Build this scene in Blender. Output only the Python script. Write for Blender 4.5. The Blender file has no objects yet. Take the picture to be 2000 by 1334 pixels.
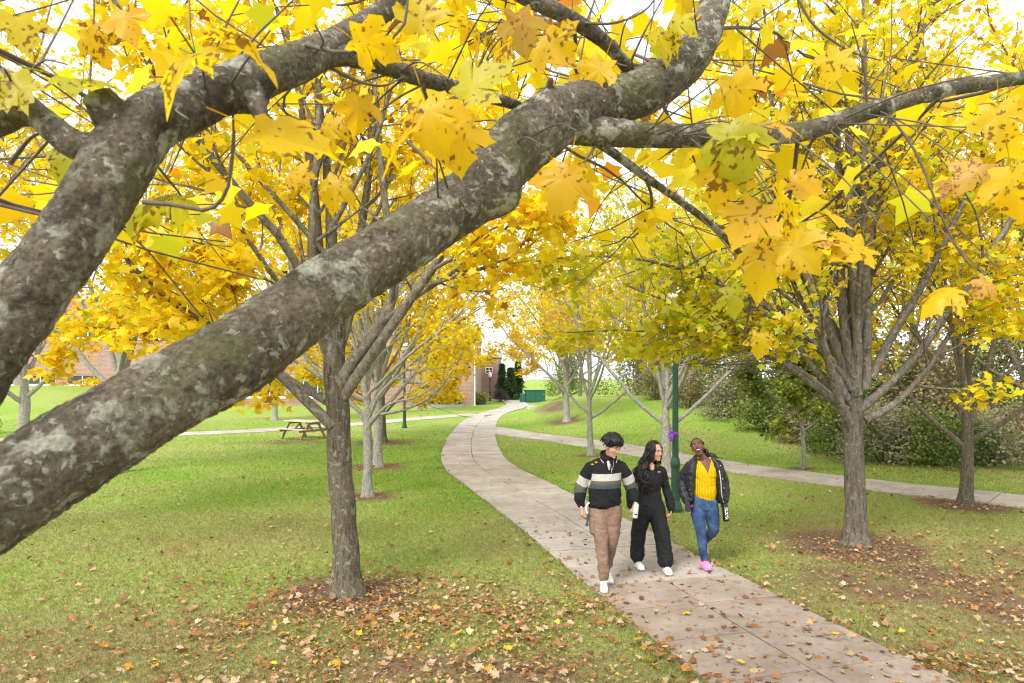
import bpy, bmesh, math, random
import numpy as np
from mathutils import Vector, Matrix, noise as mnoise

# ------------------------------------------------------------------ camera, light, exposure
scene = bpy.context.scene
COL = scene.collection
CAM_H, FPX, HOR = 2.32, 1333.0, 735.0
cam_data = bpy.data.cameras.new('camera')
cam = bpy.data.objects.new('camera', cam_data)
COL.objects.link(cam)
cam.location = (0, 0, CAM_H)
cam.rotation_euler = (math.radians(90), 0, 0)
cam_data.sensor_width = 36.0
cam_data.lens = 24.0
cam_data.shift_y = (HOR - 667.0) / 2000.0
cam_data.clip_start = 0.05
cam_data.clip_end = 1000
cam_data.dof.use_dof = True
cam_data.dof.focus_distance = 8.0
cam_data.dof.aperture_fstop = 9.0
scene.camera = cam

SUN_EL, SUN_AZ = math.radians(48), math.radians(215)     # soft sun behind thin overcast, behind the camera
world = bpy.data.worlds.new('World')
scene.world = world
world.use_nodes = True
wn, wl = world.node_tree.nodes, world.node_tree.links
wn.clear()
w_out = wn.new('ShaderNodeOutputWorld')
w_bg = wn.new('ShaderNodeBackground')
w_sky = wn.new('ShaderNodeTexSky')
w_sky.sky_type = 'NISHITA'
w_sky.sun_disc = False
w_sky.sun_elevation = SUN_EL
w_sky.sun_rotation = SUN_AZ
w_sky.dust_density = 4.0
w_sky.air_density = 1.0
w_hsv = wn.new('ShaderNodeHueSaturation')                 # thin white cloud: the sky loses its blue
w_hsv.inputs['Saturation'].default_value = 0.10
w_mix = wn.new('ShaderNodeMix'); w_mix.data_type = 'RGBA'
w_mix.inputs[0].default_value = 0.55
w_mix.inputs[7].default_value = (9.6, 9.8, 10.2, 1)
wl.new(w_sky.outputs[0], w_hsv.inputs['Color'])
wl.new(w_hsv.outputs[0], w_mix.inputs[6])
wl.new(w_mix.outputs[2], w_bg.inputs['Color'])
w_bg.inputs['Strength'].default_value = 0.125
wl.new(w_bg.outputs[0], w_out.inputs['Surface'])

sun_data = bpy.data.lights.new('sun', 'SUN')
sun_data.energy = 1.5
sun_data.angle = math.radians(16)
sun_data.color = (1.0, 0.95, 0.87)
sun = bpy.data.objects.new('sun', sun_data)
COL.objects.link(sun)
sdir = Vector((math.sin(SUN_AZ) * math.cos(SUN_EL), math.cos(SUN_AZ) * math.cos(SUN_EL), math.sin(SUN_EL)))
sun.rotation_euler = sdir.to_track_quat('Z', 'Y').to_euler()
sun.location = (0, -10, 30)

scene.view_settings.view_transform = 'Standard'
scene.view_settings.look = 'None'
scene.view_settings.gamma = 1.0
scene.view_settings.use_curve_mapping = False
scene.view_settings.exposure = 1.10
scene.render.engine = 'CYCLES'
scene.cycles.use_denoising = True
scene.cycles.filter_width = 1.2
scene.cycles.max_bounces = 8
scene.cycles.diffuse_bounces = 4
scene.cycles.transmission_bounces = 6
scene.cycles.use_adaptive_sampling = True
scene.cycles.adaptive_threshold = 0.015

# ------------------------------------------------------------------ helpers
RS = np.random.RandomState
def at(u, v, d):
    "point seen at photograph pixel (u, v) at distance d"
    return np.array([(u - 1000.0) / FPX * d, d, CAM_H - (v - HOR) / FPX * d])

def S(x, a, b):
    t = np.clip((x - a) / (b - a), 0, 1)
    return t * t * (3 - 2 * t)

def gz(x, y):
    "height of the ground"
    x = np.asarray(x, float); y = np.asarray(y, float)
    hill = 1.25 * S(y, 18.5, 36) * S(x, 1.8, 7.5)
    mound = 0.95 * np.exp(-((x - 3.0) / 2.3) ** 2 - ((y - 38) / 6.0) ** 2)
    bank = 1.55 * S(-x, 26, 34) * S(y, 36, 50)
    return hill + mound + bank

def tag(o, label=None, cat=None, group=None, kind=None):
    if label: o['label'] = label
    if cat: o['category'] = cat
    if group: o['group'] = group
    if kind: o['kind'] = kind
    return o

def link(name, mesh, mat=None, parent=None, loc=None):
    o = bpy.data.objects.new(name, mesh)
    COL.objects.link(o)
    if mat is not None and mesh is not None and len(mesh.materials) == 0:
        for m in (mat if isinstance(mat, (list, tuple)) else [mat]):
            mesh.materials.append(m)
    if parent is not None: o.parent = parent
    if loc is not None: o.location = loc
    return o

def empty(name, loc=(0, 0, 0), rz=0):
    o = bpy.data.objects.new(name, None)
    COL.objects.link(o)
    o.location = loc
    o.rotation_euler = (0, 0, rz)
    o.empty_display_size = 0.2
    return o

def tri_mesh(name, V, T, smooth=False, col=None, attrs=None):
    V = np.ascontiguousarray(V, np.float32); T = np.ascontiguousarray(T, np.int32)
    me = bpy.data.meshes.new(name)
    me.vertices.add(len(V)); me.vertices.foreach_set('co', V.ravel())
    me.loops.add(T.size); me.loops.foreach_set('vertex_index', T.ravel())
    me.polygons.add(len(T))
    k = T.shape[1]
    me.polygons.foreach_set('loop_start', np.arange(0, T.size, k, dtype=np.int32))
    me.polygons.foreach_set('loop_total', np.full(len(T), k, np.int32))
    if smooth: me.polygons.foreach_set('use_smooth', np.ones(len(T), bool))
    if col is not None:
        a = me.color_attributes.new('col', 'FLOAT_COLOR', 'POINT')
        c4 = np.ones((len(V), 4), np.float32); c4[:, :3] = col
        a.data.foreach_set('color', c4.ravel())
    for k_, v_ in (attrs or {}).items():
        a = me.attributes.new(k_, 'FLOAT', 'POINT')
        a.data.foreach_set('value', np.ascontiguousarray(v_, np.float32))
    me.update(calc_edges=True)
    return me

class MB:
    "collects quads / triangles, builds one mesh"
    def __init__(s): s.v = []; s.f = []; s.n = 0; s.mi = []
    def add(s, V, F, mi=0):
        s.v.append(np.asarray(V, float).reshape(-1, 3))
        s.f += [tuple(int(i) + s.n for i in f) for f in F]
        s.mi += [mi] * len(F)
        s.n += len(s.v[-1])
    def box(s, x0, x1, y0, y1, z0, z1, mi=0, M=None):
        V = np.array([(x, y, z) for z in (z0, z1) for y in (y0, y1) for x in (x0, x1)], float)
        if M is not None: V = V @ np.array(M)[:3, :3].T + np.array(M)[:3, 3]
        s.add(V, [(0, 2, 3, 1), (4, 5, 7, 6), (0, 1, 5, 4), (2, 6, 7, 3), (0, 4, 6, 2), (1, 3, 7, 5)], mi)
    def beam(s, p, q, w, h, mi=0, up=(0, 0, 1)):
        p = np.array(p, float); q = np.array(q, float)
        t = q - p; L = np.linalg.norm(t); t /= L
        up = np.array(up, float)
        if abs(t @ up) > 0.98: up = np.array((1.0, 0, 0))
        a = np.cross(t, up); a /= np.linalg.norm(a); b = np.cross(a, t)
        V = [p + t * (L if e else 0) + a * w / 2 * sx + b * h / 2 * sy for e in (0, 1) for sy in (-1, 1) for sx in (-1, 1)]
        s.add(V, [(0, 2, 3, 1), (4, 5, 7, 6), (0, 1, 5, 4), (2, 6, 7, 3), (0, 4, 6, 2), (1, 3, 7, 5)], mi)
    def tube(s, pts, rad, k=8, mi=0, cap=True):
        V, F = tube(pts, rad, k, cap)
        s.add(V, F, mi)
    def lathe(s, prof, k=16, c=(0, 0, 0), mi=0):
        V = []; F = []
        for (r, z) in prof:
            for i in range(k):
                a = 2 * math.pi * i / k
                V.append((c[0] + r * math.cos(a), c[1] + r * math.sin(a), c[2] + z))
        for j in range(len(prof) - 1):
            for i in range(k):
                i2 = (i + 1) % k
                F.append((j * k + i, j * k + i2, (j + 1) * k + i2, (j + 1) * k + i))
        F.append(tuple(reversed(range(k)))); F.append(tuple(range((len(prof) - 1) * k, len(prof) * k)))
        s.add(V, F, mi)
    def mesh(s, name, smooth=False, bevel=0):
        me = bpy.data.meshes.new(name)
        me.from_pydata(np.concatenate(s.v).tolist(), [], s.f)
        me.polygons.foreach_set('material_index', np.array(s.mi, np.int32))
        if bevel:
            bm = bmesh.new(); bm.from_mesh(me)
            bmesh.ops.bevel(bm, geom=bm.edges[:], offset=bevel, segments=1, affect='EDGES', clamp_overlap=True)
            bm.to_mesh(me); bm.free()
        if smooth: me.polygons.foreach_set('use_smooth', np.ones(len(me.polygons), bool))
        me.update()
        return me
    def build(s, name, mat, parent=None, smooth=False, bevel=0):
        return link(name, s.mesh(name, smooth, bevel), mat, parent)

def frames(pts):
    pts = np.asarray(pts, float)
    T = np.gradient(pts, axis=0)
    T /= np.linalg.norm(T, axis=1)[:, None] + 1e-12
    ref = np.array((0, 0, 1.0)) if abs(T[0, 2]) < 0.9 else np.array((1.0, 0, 0))
    A = np.empty_like(T)
    a = np.cross(T[0], ref); a /= np.linalg.norm(a)
    for i in range(len(T)):
        a = a - (a @ T[i]) * T[i]; a /= np.linalg.norm(a) + 1e-12
        A[i] = a
    return T, A, np.cross(T, A)

_tf = {}
def tube_faces(n, k):
    if (n, k) not in _tf:
        j = np.arange(n - 1)[:, None] * k; i = np.arange(k)[None]; i2 = (i + 1) % k
        _tf[(n, k)] = np.stack([j + i, j + i2, j + k + i2, j + k + i], -1).reshape(-1, 4)
    return _tf[(n, k)]

def tube(pts, rad, k=8, cap=True):
    pts = np.asarray(pts, float); n = len(pts)
    rad = np.broadcast_to(np.asarray(rad, float), (n,))
    T, A, B = frames(pts)
    an = np.arange(k) * 2 * math.pi / k
    V = pts[:, None] + (A[:, None] * np.cos(an)[None, :, None] + B[:, None] * np.sin(an)[None, :, None]) * rad[:, None, None]
    F = [tuple(f) for f in tube_faces(n, k).tolist()]
    if cap:
        F.append(tuple(range(k))[::-1]); F.append(tuple(range((n - 1) * k, n * k)))
    return V.reshape(-1, 3), F

def tubes_mesh(name, branches):
    "branches: list of (pts, rad, k) -> one quad mesh, fast"
    Vs, Fs, n = [], [], 0
    for pts, rad, k in branches:
        pts = np.asarray(pts, float)
        T, A, B = frames(pts)
        an = np.arange(k) * 2 * math.pi / k
        V = pts[:, None] + (A[:, None] * np.cos(an)[None, :, None] + B[:, None] * np.sin(an)[None, :, None]) * np.asarray(rad)[:, None, None]
        Vs.append(V.reshape(-1, 3)); Fs.append(tube_faces(len(pts), k) + n); n += len(pts) * k
    return tri_mesh(name, np.concatenate(Vs), np.concatenate(Fs), smooth=True)

def spline(P, n):
    "Catmull-Rom through rows of P, n samples"
    P = np.asarray(P, float)
    Q = np.vstack([2 * P[0] - P[1], P, 2 * P[-1] - P[-2]])
    m = len(P) - 1
    out = []
    for s in np.linspace(0, m - 1e-6, n):
        i = int(s); t = s - i
        p0, p1, p2, p3 = Q[i], Q[i + 1], Q[i + 2], Q[i + 3]
        out.append(0.5 * (2 * p1 + (p2 - p0) * t + (2 * p0 - 5 * p1 + 4 * p2 - p3) * t * t + (3 * p1 - p0 - 3 * p2 + p3) * t ** 3))
    return np.array(out)

# ------------------------------------------------------------------ materials
def newmat(name):
    m = bpy.data.materials.new(name); m.use_nodes = True
    nt = m.node_tree; nt.nodes.clear()
    return m, nt.nodes, nt.links
def N(nodes, typ, **kw):
    n = nodes.new(typ)
    for k, v in kw.items():
        if k.startswith('i_'): n.inputs[k[2:].replace('_', ' ')].default_value = v
        else: setattr(n, k, v)
    return n
def ramp(nodes, stops, interp='LINEAR'):
    r = nodes.new('ShaderNodeValToRGB')
    r.color_ramp.interpolation = interp
    e = r.color_ramp.elements
    while len(e) < len(stops): e.new(0.5)
    for el, (p, c) in zip(e, stops):
        el.position = p; el.color = (*c, 1) if len(c) == 3 else c
    return r
def out_of(nodes, links, shader):
    o = nodes.new('ShaderNodeOutputMaterial'); links.new(shader, o.inputs['Surface']); return o
def mixc(nodes, links, fac, a, b, mode='MIX'):
    m = nodes.new('ShaderNodeMix'); m.data_type = 'RGBA'; m.blend_type = mode
    for s, i in ((fac, 0), (a, 6), (b, 7)):
        if hasattr(s, 'links'): links.new(s, m.inputs[i])
        else: m.inputs[i].default_value = s if not isinstance(s, tuple) else (*s, 1)
    return m.outputs[2]

def simple(name, color, rough=0.6, var=0.12, scale=20, bump=0.0, bscale=80, metallic=0.0, spec=0.4, coat=0):
    m, n, l = newmat(name)
    b = N(n, 'ShaderNodeBsdfPrincipled'); b.inputs['Roughness'].default_value = rough
    b.inputs['Metallic'].default_value = metallic
    b.inputs['Specular IOR Level'].default_value = spec
    tc = N(n, 'ShaderNodeTexCoord')
    nz = N(n, 'ShaderNodeTexNoise'); nz.inputs['Scale'].default_value = scale; nz.inputs['Detail'].default_value = 5
    l.new(tc.outputs['Object'], nz.inputs['Vector'])
    c = np.array(color)
    r = ramp(n, [(0.3, tuple(c * (1 - var))), (0.7, tuple(np.minimum(c * (1 + var), 1)))])
    l.new(nz.outputs[0], r.inputs[0]); l.new(r.outputs[0], b.inputs['Base Color'])
    if bump:
        n2 = N(n, 'ShaderNodeTexNoise'); n2.inputs['Scale'].default_value = bscale; n2.inputs['Detail'].default_value = 6
        l.new(tc.outputs['Object'], n2.inputs['Vector'])
        bp = N(n, 'ShaderNodeBump'); bp.inputs['Strength'].default_value = bump; bp.inputs['Distance'].default_value = 0.01
        l.new(n2.outputs[0], bp.inputs['Height']); l.new(bp.outputs[0], b.inputs['Normal'])
    out_of(n, l, b.outputs[0])
    return m

def leaf_mat(name, trans=0.5, use_obj=False, stops=None, spots=True):
    "leaf: diffuse + translucent; colour from the per-leaf attribute or from a random ramp per object"
    m, n, l = newmat(name)
    tc = N(n, 'ShaderNodeTexCoord')
    if use_obj:
        oi = N(n, 'ShaderNodeObjectInfo')
        r = ramp(n, stops); l.new(oi.outputs['Random'], r.inputs[0]); col = r.outputs[0]
        # slow change of tone over the leaf
        nz = N(n, 'ShaderNodeTexNoise', noise_dimensions='4D'); nz.inputs['Scale'].default_value = 9; nz.inputs['Detail'].default_value = 3
        l.new(tc.outputs['Object'], nz.inputs['Vector'])
        mul = N(n, 'ShaderNodeMath', operation='MULTIPLY'); mul.inputs[1].default_value = 37
        l.new(oi.outputs['Random'], mul.inputs[0]); l.new(mul.outputs[0], nz.inputs['W'])
        rr = ramp(n, [(0.40, (0, 0, 0)), (0.68, (1, 1, 1))]); l.new(nz.outputs[0], rr.inputs[0])
        f = N(n, 'ShaderNodeMath', operation='MULTIPLY'); f.inputs[1].default_value = 0.45
        l.new(rr.outputs[0], f.inputs[0])
        col = mixc(n, l, f.outputs[0], col, (0.58, 0.46, 0.010)) if spots else col
        # brown blotches
        sp = N(n, 'ShaderNodeTexNoise', noise_dimensions='4D'); sp.inputs['Scale'].default_value = 85; sp.inputs['Detail'].default_value = 2
        l.new(tc.outputs['Object'], sp.inputs['Vector']); l.new(mul.outputs[0], sp.inputs['W'])
        sm = N(n, 'ShaderNodeTexNoise', noise_dimensions='4D'); sm.inputs['Scale'].default_value = 13
        l.new(tc.outputs['Object'], sm.inputs['Vector']); l.new(mul.outputs[0], sm.inputs['W'])
        ad = N(n, 'ShaderNodeMath', operation='MULTIPLY_ADD'); ad.inputs[1].default_value = 0.6
        l.new(sm.outputs[0], ad.inputs[0]); l.new(sp.outputs[0], ad.inputs[2])
        sr = ramp(n, [(0.895, (0, 0, 0)), (0.945, (0.85,) * 3)]); l.new(ad.outputs[0], sr.inputs[0])
        if spots: col = mixc(n, l, sr.outputs[0], col, (0.16, 0.06, 0.012))
        va = N(n, 'ShaderNodeAttribute', attribute_name='vein')
        pw = N(n, 'ShaderNodeMath', operation='POWER'); pw.inputs[1].default_value = 14; l.new(va.outputs['Fac'], pw.inputs[0])
        pm = N(n, 'ShaderNodeMath', operation='MULTIPLY'); pm.inputs[1].default_value = 0.25; l.new(pw.outputs[0], pm.inputs[0])
        col = mixc(n, l, pm.outputs[0], col, (0.80, 0.62, 0.14))
    else:
        at_ = N(n, 'ShaderNodeAttribute', attribute_name='col'); col = at_.outputs['Color']
    d = N(n, 'ShaderNodeBsdfDiffuse'); t = N(n, 'ShaderNodeBsdfTranslucent')
    l.new(col, d.inputs[0]); l.new(col, t.inputs[0])
    mx = N(n, 'ShaderNodeMixShader'); mx.inputs[0].default_value = trans
    l.new(d.outputs[0], mx.inputs[1]); l.new(t.outputs[0], mx.inputs[2])
    g = N(n, 'ShaderNodeBsdfGlossy'); g.inputs['Roughness'].default_value = 0.45; g.inputs[0].default_value = (1, 1, 1, 1)
    mg = N(n, 'ShaderNodeMixShader'); mg.inputs[0].default_value = 0.018
    l.new(mx.outputs[0], mg.inputs[1]); l.new(g.outputs[0], mg.inputs[2])
    out_of(n, l, mg.outputs[0])
    return m

def bark_mat(name, dark, light, lichen, amount, sc=1.0, bump=0.6, moss=0.0, stretch=0.25, fs=26, lo=.36, hi=.60):
    m, n, l = newmat(name)
    tc = N(n, 'ShaderNodeTexCoord')
    mp = N(n, 'ShaderNodeMapping'); mp.inputs['Scale'].default_value = (1, 1, stretch)
    l.new(tc.outputs['Object'], mp.inputs['Vector'])
    fur = N(n, 'ShaderNodeTexNoise'); fur.inputs['Scale'].default_value = fs * sc; fur.inputs['Detail'].default_value = 10; fur.inputs['Roughness'].default_value = 0.72
    l.new(mp.outputs[0], fur.inputs['Vector'])
    r1 = ramp(n, [(lo, dark), (hi, light)]); l.new(fur.outputs[0], r1.inputs[0])
    col = r1.outputs[0]
    big = N(n, 'ShaderNodeTexNoise'); big.inputs['Scale'].default_value = 5 * sc; big.inputs['Detail'].default_value = 5
    l.new(tc.outputs['Object'], big.inputs['Vector'])
    rb = ramp(n, [(0.42, (0, 0, 0)), (0.60, (0.45,) * 3)]); l.new(big.outputs[0], rb.inputs[0])
    col = mixc(n, l, rb.outputs[0], col, tuple(np.array(dark) * 0.55), 'MIX') if moss else mixc(n, l, rb.outputs[0], col, tuple((np.array(dark) + np.array(light)) / 2))
    # lichen: rough-edged pale patches
    dst = N(n, 'ShaderNodeTexNoise'); dst.inputs['Scale'].default_value = 30 * sc; dst.inputs['Detail'].default_value = 4
    l.new(tc.outputs['Object'], dst.inputs['Vector'])
    ds = N(n, 'ShaderNodeVectorMath', operation='MULTIPLY_ADD'); ds.inputs[1].default_value = (0.05 / sc,) * 3
    l.new(dst.outputs['Color'], ds.inputs[0]); l.new(tc.outputs['Object'], ds.inputs[2])
    ln = N(n, 'ShaderNodeTexNoise'); ln.inputs['Scale'].default_value = 15 * sc; ln.inputs['Detail'].default_value = 3; ln.inputs['Roughness'].default_value = 0.6
    l.new(ds.outputs[0], ln.inputs['Vector'])
    lr = ramp(n, [(1 - amount - 0.03, (0, 0, 0)), (1 - amount + 0.03, (0.9,) * 3)]); l.new(ln.outputs[0], lr.inputs[0])
    ln2 = N(n, 'ShaderNodeTexNoise'); ln2.inputs['Scale'].default_value = 48 * sc; ln2.inputs['Detail'].default_value = 4; ln2.inputs['Roughness'].default_value = 0.65
    l.new(ds.outputs[0], ln2.inputs['Vector'])
    lr2 = ramp(n, [(0.575, (0, 0, 0)), (0.61, (0.8,) * 3)]); l.new(ln2.outputs[0], lr2.inputs[0])
    lmx = N(n, 'ShaderNodeMath', operation='MAXIMUM'); l.new(lr.outputs[0], lmx.inputs[0]); l.new(lr2.outputs[0], lmx.inputs[1])
    lf = N(n, 'ShaderNodeTexNoise'); lf.inputs['Scale'].default_value = 120 * sc; lf.inputs['Detail'].default_value = 3
    l.new(tc.outputs['Object'], lf.inputs['Vector'])
    lc = ramp(n, [(0.35, tuple(np.array(lichen) * 0.6)), (0.6, lichen)]); l.new(lf.outputs[0], lc.inputs[0])
    col = mixc(n, l, lmx.outputs[0], col, lc.outputs[0])
    if moss:
        mn = N(n, 'ShaderNodeTexNoise'); mn.inputs['Scale'].default_value = 7; mn.inputs['Detail'].default_value = 6
        l.new(mp.outputs[0], mn.inputs['Vector'])
        mr = ramp(n, [(0.54, (0, 0, 0)), (0.70, (moss,) * 3)]); l.new(mn.outputs[0], mr.inputs[0])
        col = mixc(n, l, mr.outputs[0], col, (0.10, 0.11, 0.03))
        dk = N(n, 'ShaderNodeTexNoise'); dk.inputs['Scale'].default_value = 11; dk.inputs['Detail'].default_value = 7; dk.inputs['Roughness'].default_value = .7
        l.new(ds.outputs[0], dk.inputs['Vector'])
        dr = ramp(n, [(0.54, (0, 0, 0)), (0.64, (0.75,) * 3)]); l.new(dk.outputs[0], dr.inputs[0])
        col = mixc(n, l, dr.outputs[0], col, (0.035, 0.027, 0.02))
    b = N(n, 'ShaderNodeBsdfPrincipled'); b.inputs['Roughness'].default_value = 0.9; b.inputs['Specular IOR Level'].default_value = 0.15
    l.new(col, b.inputs['Base Color'])
    hs = N(n, 'ShaderNodeMath', operation='MULTIPLY_ADD'); hs.inputs[1].default_value = 0.25
    l.new(lmx.outputs[0], hs.inputs[0]); l.new(fur.outputs[0], hs.inputs[2])
    hs2 = N(n, 'ShaderNodeMath', operation='MULTIPLY_ADD'); hs2.inputs[1].default_value = 0.35
    l.new(lf.outputs[0], hs2.inputs[0]); l.new(hs.outputs[0], hs2.inputs[2])
    bp = N(n, 'ShaderNodeBump'); bp.inputs['Strength'].default_value = bump; bp.inputs['Distance'].default_value = 0.012 / sc
    l.new(hs2.outputs[0], bp.inputs['Height']); l.new(bp.outputs[0], b.inputs['Normal'])
    out_of(n, l, b.outputs[0])
    return m

def brick_mat(name):
    m, n, l = newmat(name)
    tc = N(n, 'ShaderNodeTexCoord'); sx = N(n, 'ShaderNodeSeparateXYZ'); cx = N(n, 'ShaderNodeCombineXYZ')
    l.new(tc.outputs['Object'], sx.inputs[0]); 
    ad = N(n, 'ShaderNodeMath', operation='ADD'); l.new(sx.outputs['X'], ad.inputs[0]); l.new(sx.outputs['Y'], ad.inputs[1])
    l.new(ad.outputs[0], cx.inputs['X']); l.new(sx.outputs['Z'], cx.inputs['Y'])
    br = N(n, 'ShaderNodeTexBrick'); l.new(cx.outputs[0], br.inputs['Vector'])
    br.inputs['Scale'].default_value = 1.0; br.inputs['Brick Width'].default_value = 0.30; br.inputs['Row Height'].default_value = 0.105
    br.inputs['Mortar Size'].default_value = 0.016
    br.inputs['Color1'].default_value = (0.30, 0.135, 0.095, 1); br.inputs['Color2'].default_value = (0.38, 0.20, 0.15, 1)
    br.inputs['Mortar'].default_value = (0.42, 0.36, 0.32, 1)
    nz = N(n, 'ShaderNodeTexNoise'); nz.inputs['Scale'].default_value = 0.7; nz.inputs['Detail'].default_value = 5
    l.new(tc.outputs['Object'], nz.inputs['Vector'])
    rr = ramp(n, [(0.35, (0.86, 0.84, 0.84)), (0.7, (1.06, 1.06, 1.06))]); l.new(nz.outputs[0], rr.inputs[0])
    c = mixc(n, l, 1.0, br.outputs['Color'], rr.outputs[0], 'MULTIPLY')
    b = N(n, 'ShaderNodeBsdfPrincipled'); b.inputs['Roughness'].default_value = 0.9
    l.new(c, b.inputs['Base Color'])
    out_of(n, l, b.outputs[0])
    return m

def concrete_mat(name, c0, c1):
    m, n, l = newmat(name)
    tc = N(n, 'ShaderNodeTexCoord'); oi = N(n, 'ShaderNodeObjectInfo')
    n1 = N(n, 'ShaderNodeTexNoise'); n1.inputs['Scale'].default_value = 1.6; n1.inputs['Detail'].default_value = 7; n1.inputs['Roughness'].default_value = 0.65
    l.new(tc.outputs['Object'], n1.inputs['Vector'])
    r = ramp(n, [(0.33, c0), (0.68, c1)]); l.new(n1.outputs[0], r.inputs[0])
    n2 = N(n, 'ShaderNodeTexNoise'); n2.inputs['Scale'].default_value = 150; n2.inputs['Detail'].default_value = 4
    l.new(tc.outputs['Object'], n2.inputs['Vector'])
    r2 = ramp(n, [(0.38, (0.72,) * 3), (0.62, (1.12,) * 3)]); l.new(n2.outputs[0], r2.inputs[0])
    c = mixc(n, l, 1.0, r.outputs[0], r2.outputs[0], 'MULTIPLY')
    r3 = ramp(n, [(0, (0.90, 0.89, 0.88)), (1, (1.08, 1.08, 1.08))]); l.new(oi.outputs['Random'], r3.inputs[0])
    c = mixc(n, l, 1.0, c, r3.outputs[0], 'MULTIPLY')
    # small dark stains
    n3 = N(n, 'ShaderNodeTexNoise'); n3.inputs['Scale'].default_value = 9; n3.inputs['Detail'].default_value = 5
    l.new(tc.outputs['Object'], n3.inputs['Vector'])
    r4 = ramp(n, [(0.56, (0, 0, 0)), (0.72, (0.65,) * 3)]); l.new(n3.outputs[0], r4.inputs[0])
    c = mixc(n, l, r4.outputs[0], c, tuple(np.array(c0) * 0.6))
    b = N(n, 'ShaderNodeBsdfPrincipled'); b.inputs['Roughness'].default_value = 0.92; b.inputs['Specular IOR Level'].default_value = 0.2
    l.new(c, b.inputs['Base Color'])
    bp = N(n, 'ShaderNodeBump'); bp.inputs['Strength'].default_value = 0.25; bp.inputs['Distance'].default_value = 0.004
    l.new(n2.outputs[0], bp.inputs['Height']); l.new(bp.outputs[0], b.inputs['Normal'])
    out_of(n, l, b.outputs[0])
    return m

M = {}
M['bark_fore'] = bark_mat('lichened grey brown bark', (0.072, 0.059, 0.042), (0.255, 0.212, 0.152), (0.42, 0.415, 0.325), 0.425, sc=1.0, bump=1.0, moss=0.6, stretch=1.0, fs=90, lo=.36, hi=.66)
M['bark_brown'] = bark_mat('furrowed brown grey bark', (0.035, 0.028, 0.019), (0.200, 0.168, 0.120), (0.27, 0.27, 0.20), 0.41, sc=0.9, bump=1.0, stretch=0.16, fs=40, lo=.36, hi=.64)
M['bark_grey'] = bark_mat('pale grey bark', (0.15, 0.14, 0.12), (0.38, 0.365, 0.33), (0.48, 0.48, 0.43), 0.42, sc=1.2, bump=0.6)
M['bark_dark'] = bark_mat('dark grey brown bark', (0.045, 0.037, 0.027), (0.215, 0.184, 0.138), (0.27, 0.26, 0.20), 0.37, sc=0.9, bump=1.0, stretch=0.16, fs=40, lo=.36, hi=.64)
M['bark_limb'] = bark_mat('grey brown limb bark', (0.060, 0.050, 0.038), (0.245, 0.212, 0.165), (0.33, 0.32, 0.25), 0.40, sc=1.0, bump=0.7)
M['twig'] = simple('thin dark twig bark', (0.10, 0.075, 0.06), 0.8, 0.25, 40)
M['leaf'] = leaf_mat('maple leaf', 0.60)
M['shrub_leaf'] = leaf_mat('shrub leaf', 0.45)
M['near_leaf'] = leaf_mat('yellow maple leaf with brown spots', 0.64, True,
    [(0.0, (0.78, 0.46, 0.004)), (0.4, (0.80, 0.53, 0.005)), (0.8, (0.76, 0.42, 0.006)), (1.0, (0.66, 0.52, 0.012))])
M['near_leaf_green'] = leaf_mat('yellow green maple leaf', 0.64, True, [(0.0, (0.46, 0.47, 0.02)), (1.0, (0.60, 0.52, 0.02))])
M['near_leaf_brown'] = leaf_mat('withered brown maple leaf', 0.4, True, [(0.0, (0.36, 0.17, 0.03)), (1.0, (0.55, 0.30, 0.05))])
M['fallen_tan'] = leaf_mat('dry tan maple leaf', 0.15, True, [(0.0, (0.36, 0.24, 0.13)), (1.0, (0.52, 0.40, 0.26))], spots=False)
M['fallen_brown'] = leaf_mat('dry brown maple leaf', 0.15, True, [(0.0, (0.20, 0.085, 0.035)), (1.0, (0.34, 0.16, 0.06))], spots=False)
M['fallen_orange'] = leaf_mat('orange maple leaf', 0.2, True, [(0.0, (0.42, 0.16, 0.035)), (1.0, (0.50, 0.24, 0.05))])
M['fallen_yellow'] = leaf_mat('bright yellow fallen maple leaf', 0.2, True, [(0.0, (0.74, 0.44, 0.02)), (1.0, (0.78, 0.52, 0.06))])
M['grass'] = leaf_mat('grass blade', 0.45)
M['litter'] = leaf_mat('leaf litter', 0.15)
M['brick'] = brick_mat('weathered red brick')
M['concrete'] = concrete_mat('pale grey concrete', (0.34, 0.305, 0.275), (0.52, 0.475, 0.435))
M['concrete_brown'] = concrete_mat('brownish grey concrete', (0.245, 0.195, 0.155), (0.40, 0.335, 0.28))
M['joint'] = simple('dirty joint between slabs', (0.13, 0.10, 0.075), 0.95, 0.3, 30)
M['green_paint'] = simple('dark green painted metal', (0.010, 0.058, 0.034), 0.4, 0.10, 6, spec=0.5)
M['white_paint'] = simple('white painted metal', (0.78, 0.78, 0.76), 0.5, 0.04, 8)
M['glass'] = simple('dark window glass', (0.035, 0.045, 0.05), 0.08, 0.3, 0.5, spec=0.6)
M['roof_trim'] = simple('grey metal roof edge', (0.42, 0.43, 0.44), 0.5, 0.05, 4)
M['wood'] = simple('weathered picnic table wood', (0.34, 0.235, 0.16), 0.8, 0.25, 14, bump=0.3, bscale=60)
M['wood_top'] = simple('sun bleached table plank', (0.46, 0.38, 0.30), 0.8, 0.2, 14, bump=0.3, bscale=60)
M['utility'] = simple('green enamelled steel', (0.02, 0.12, 0.085), 0.5, 0.08, 3)
M['stone'] = simple('grey boulder', (0.34, 0.33, 0.32), 0.9, 0.25, 6, bump=0.6, bscale=15)
M['ribbon'] = simple('purple ribbon', (0.22, 0.04, 0.50), 0.5, 0.1, 20)
M['lantern'] = simple('frosted white lantern globe', (0.85, 0.84, 0.80), 0.4, 0.02, 5)
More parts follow.
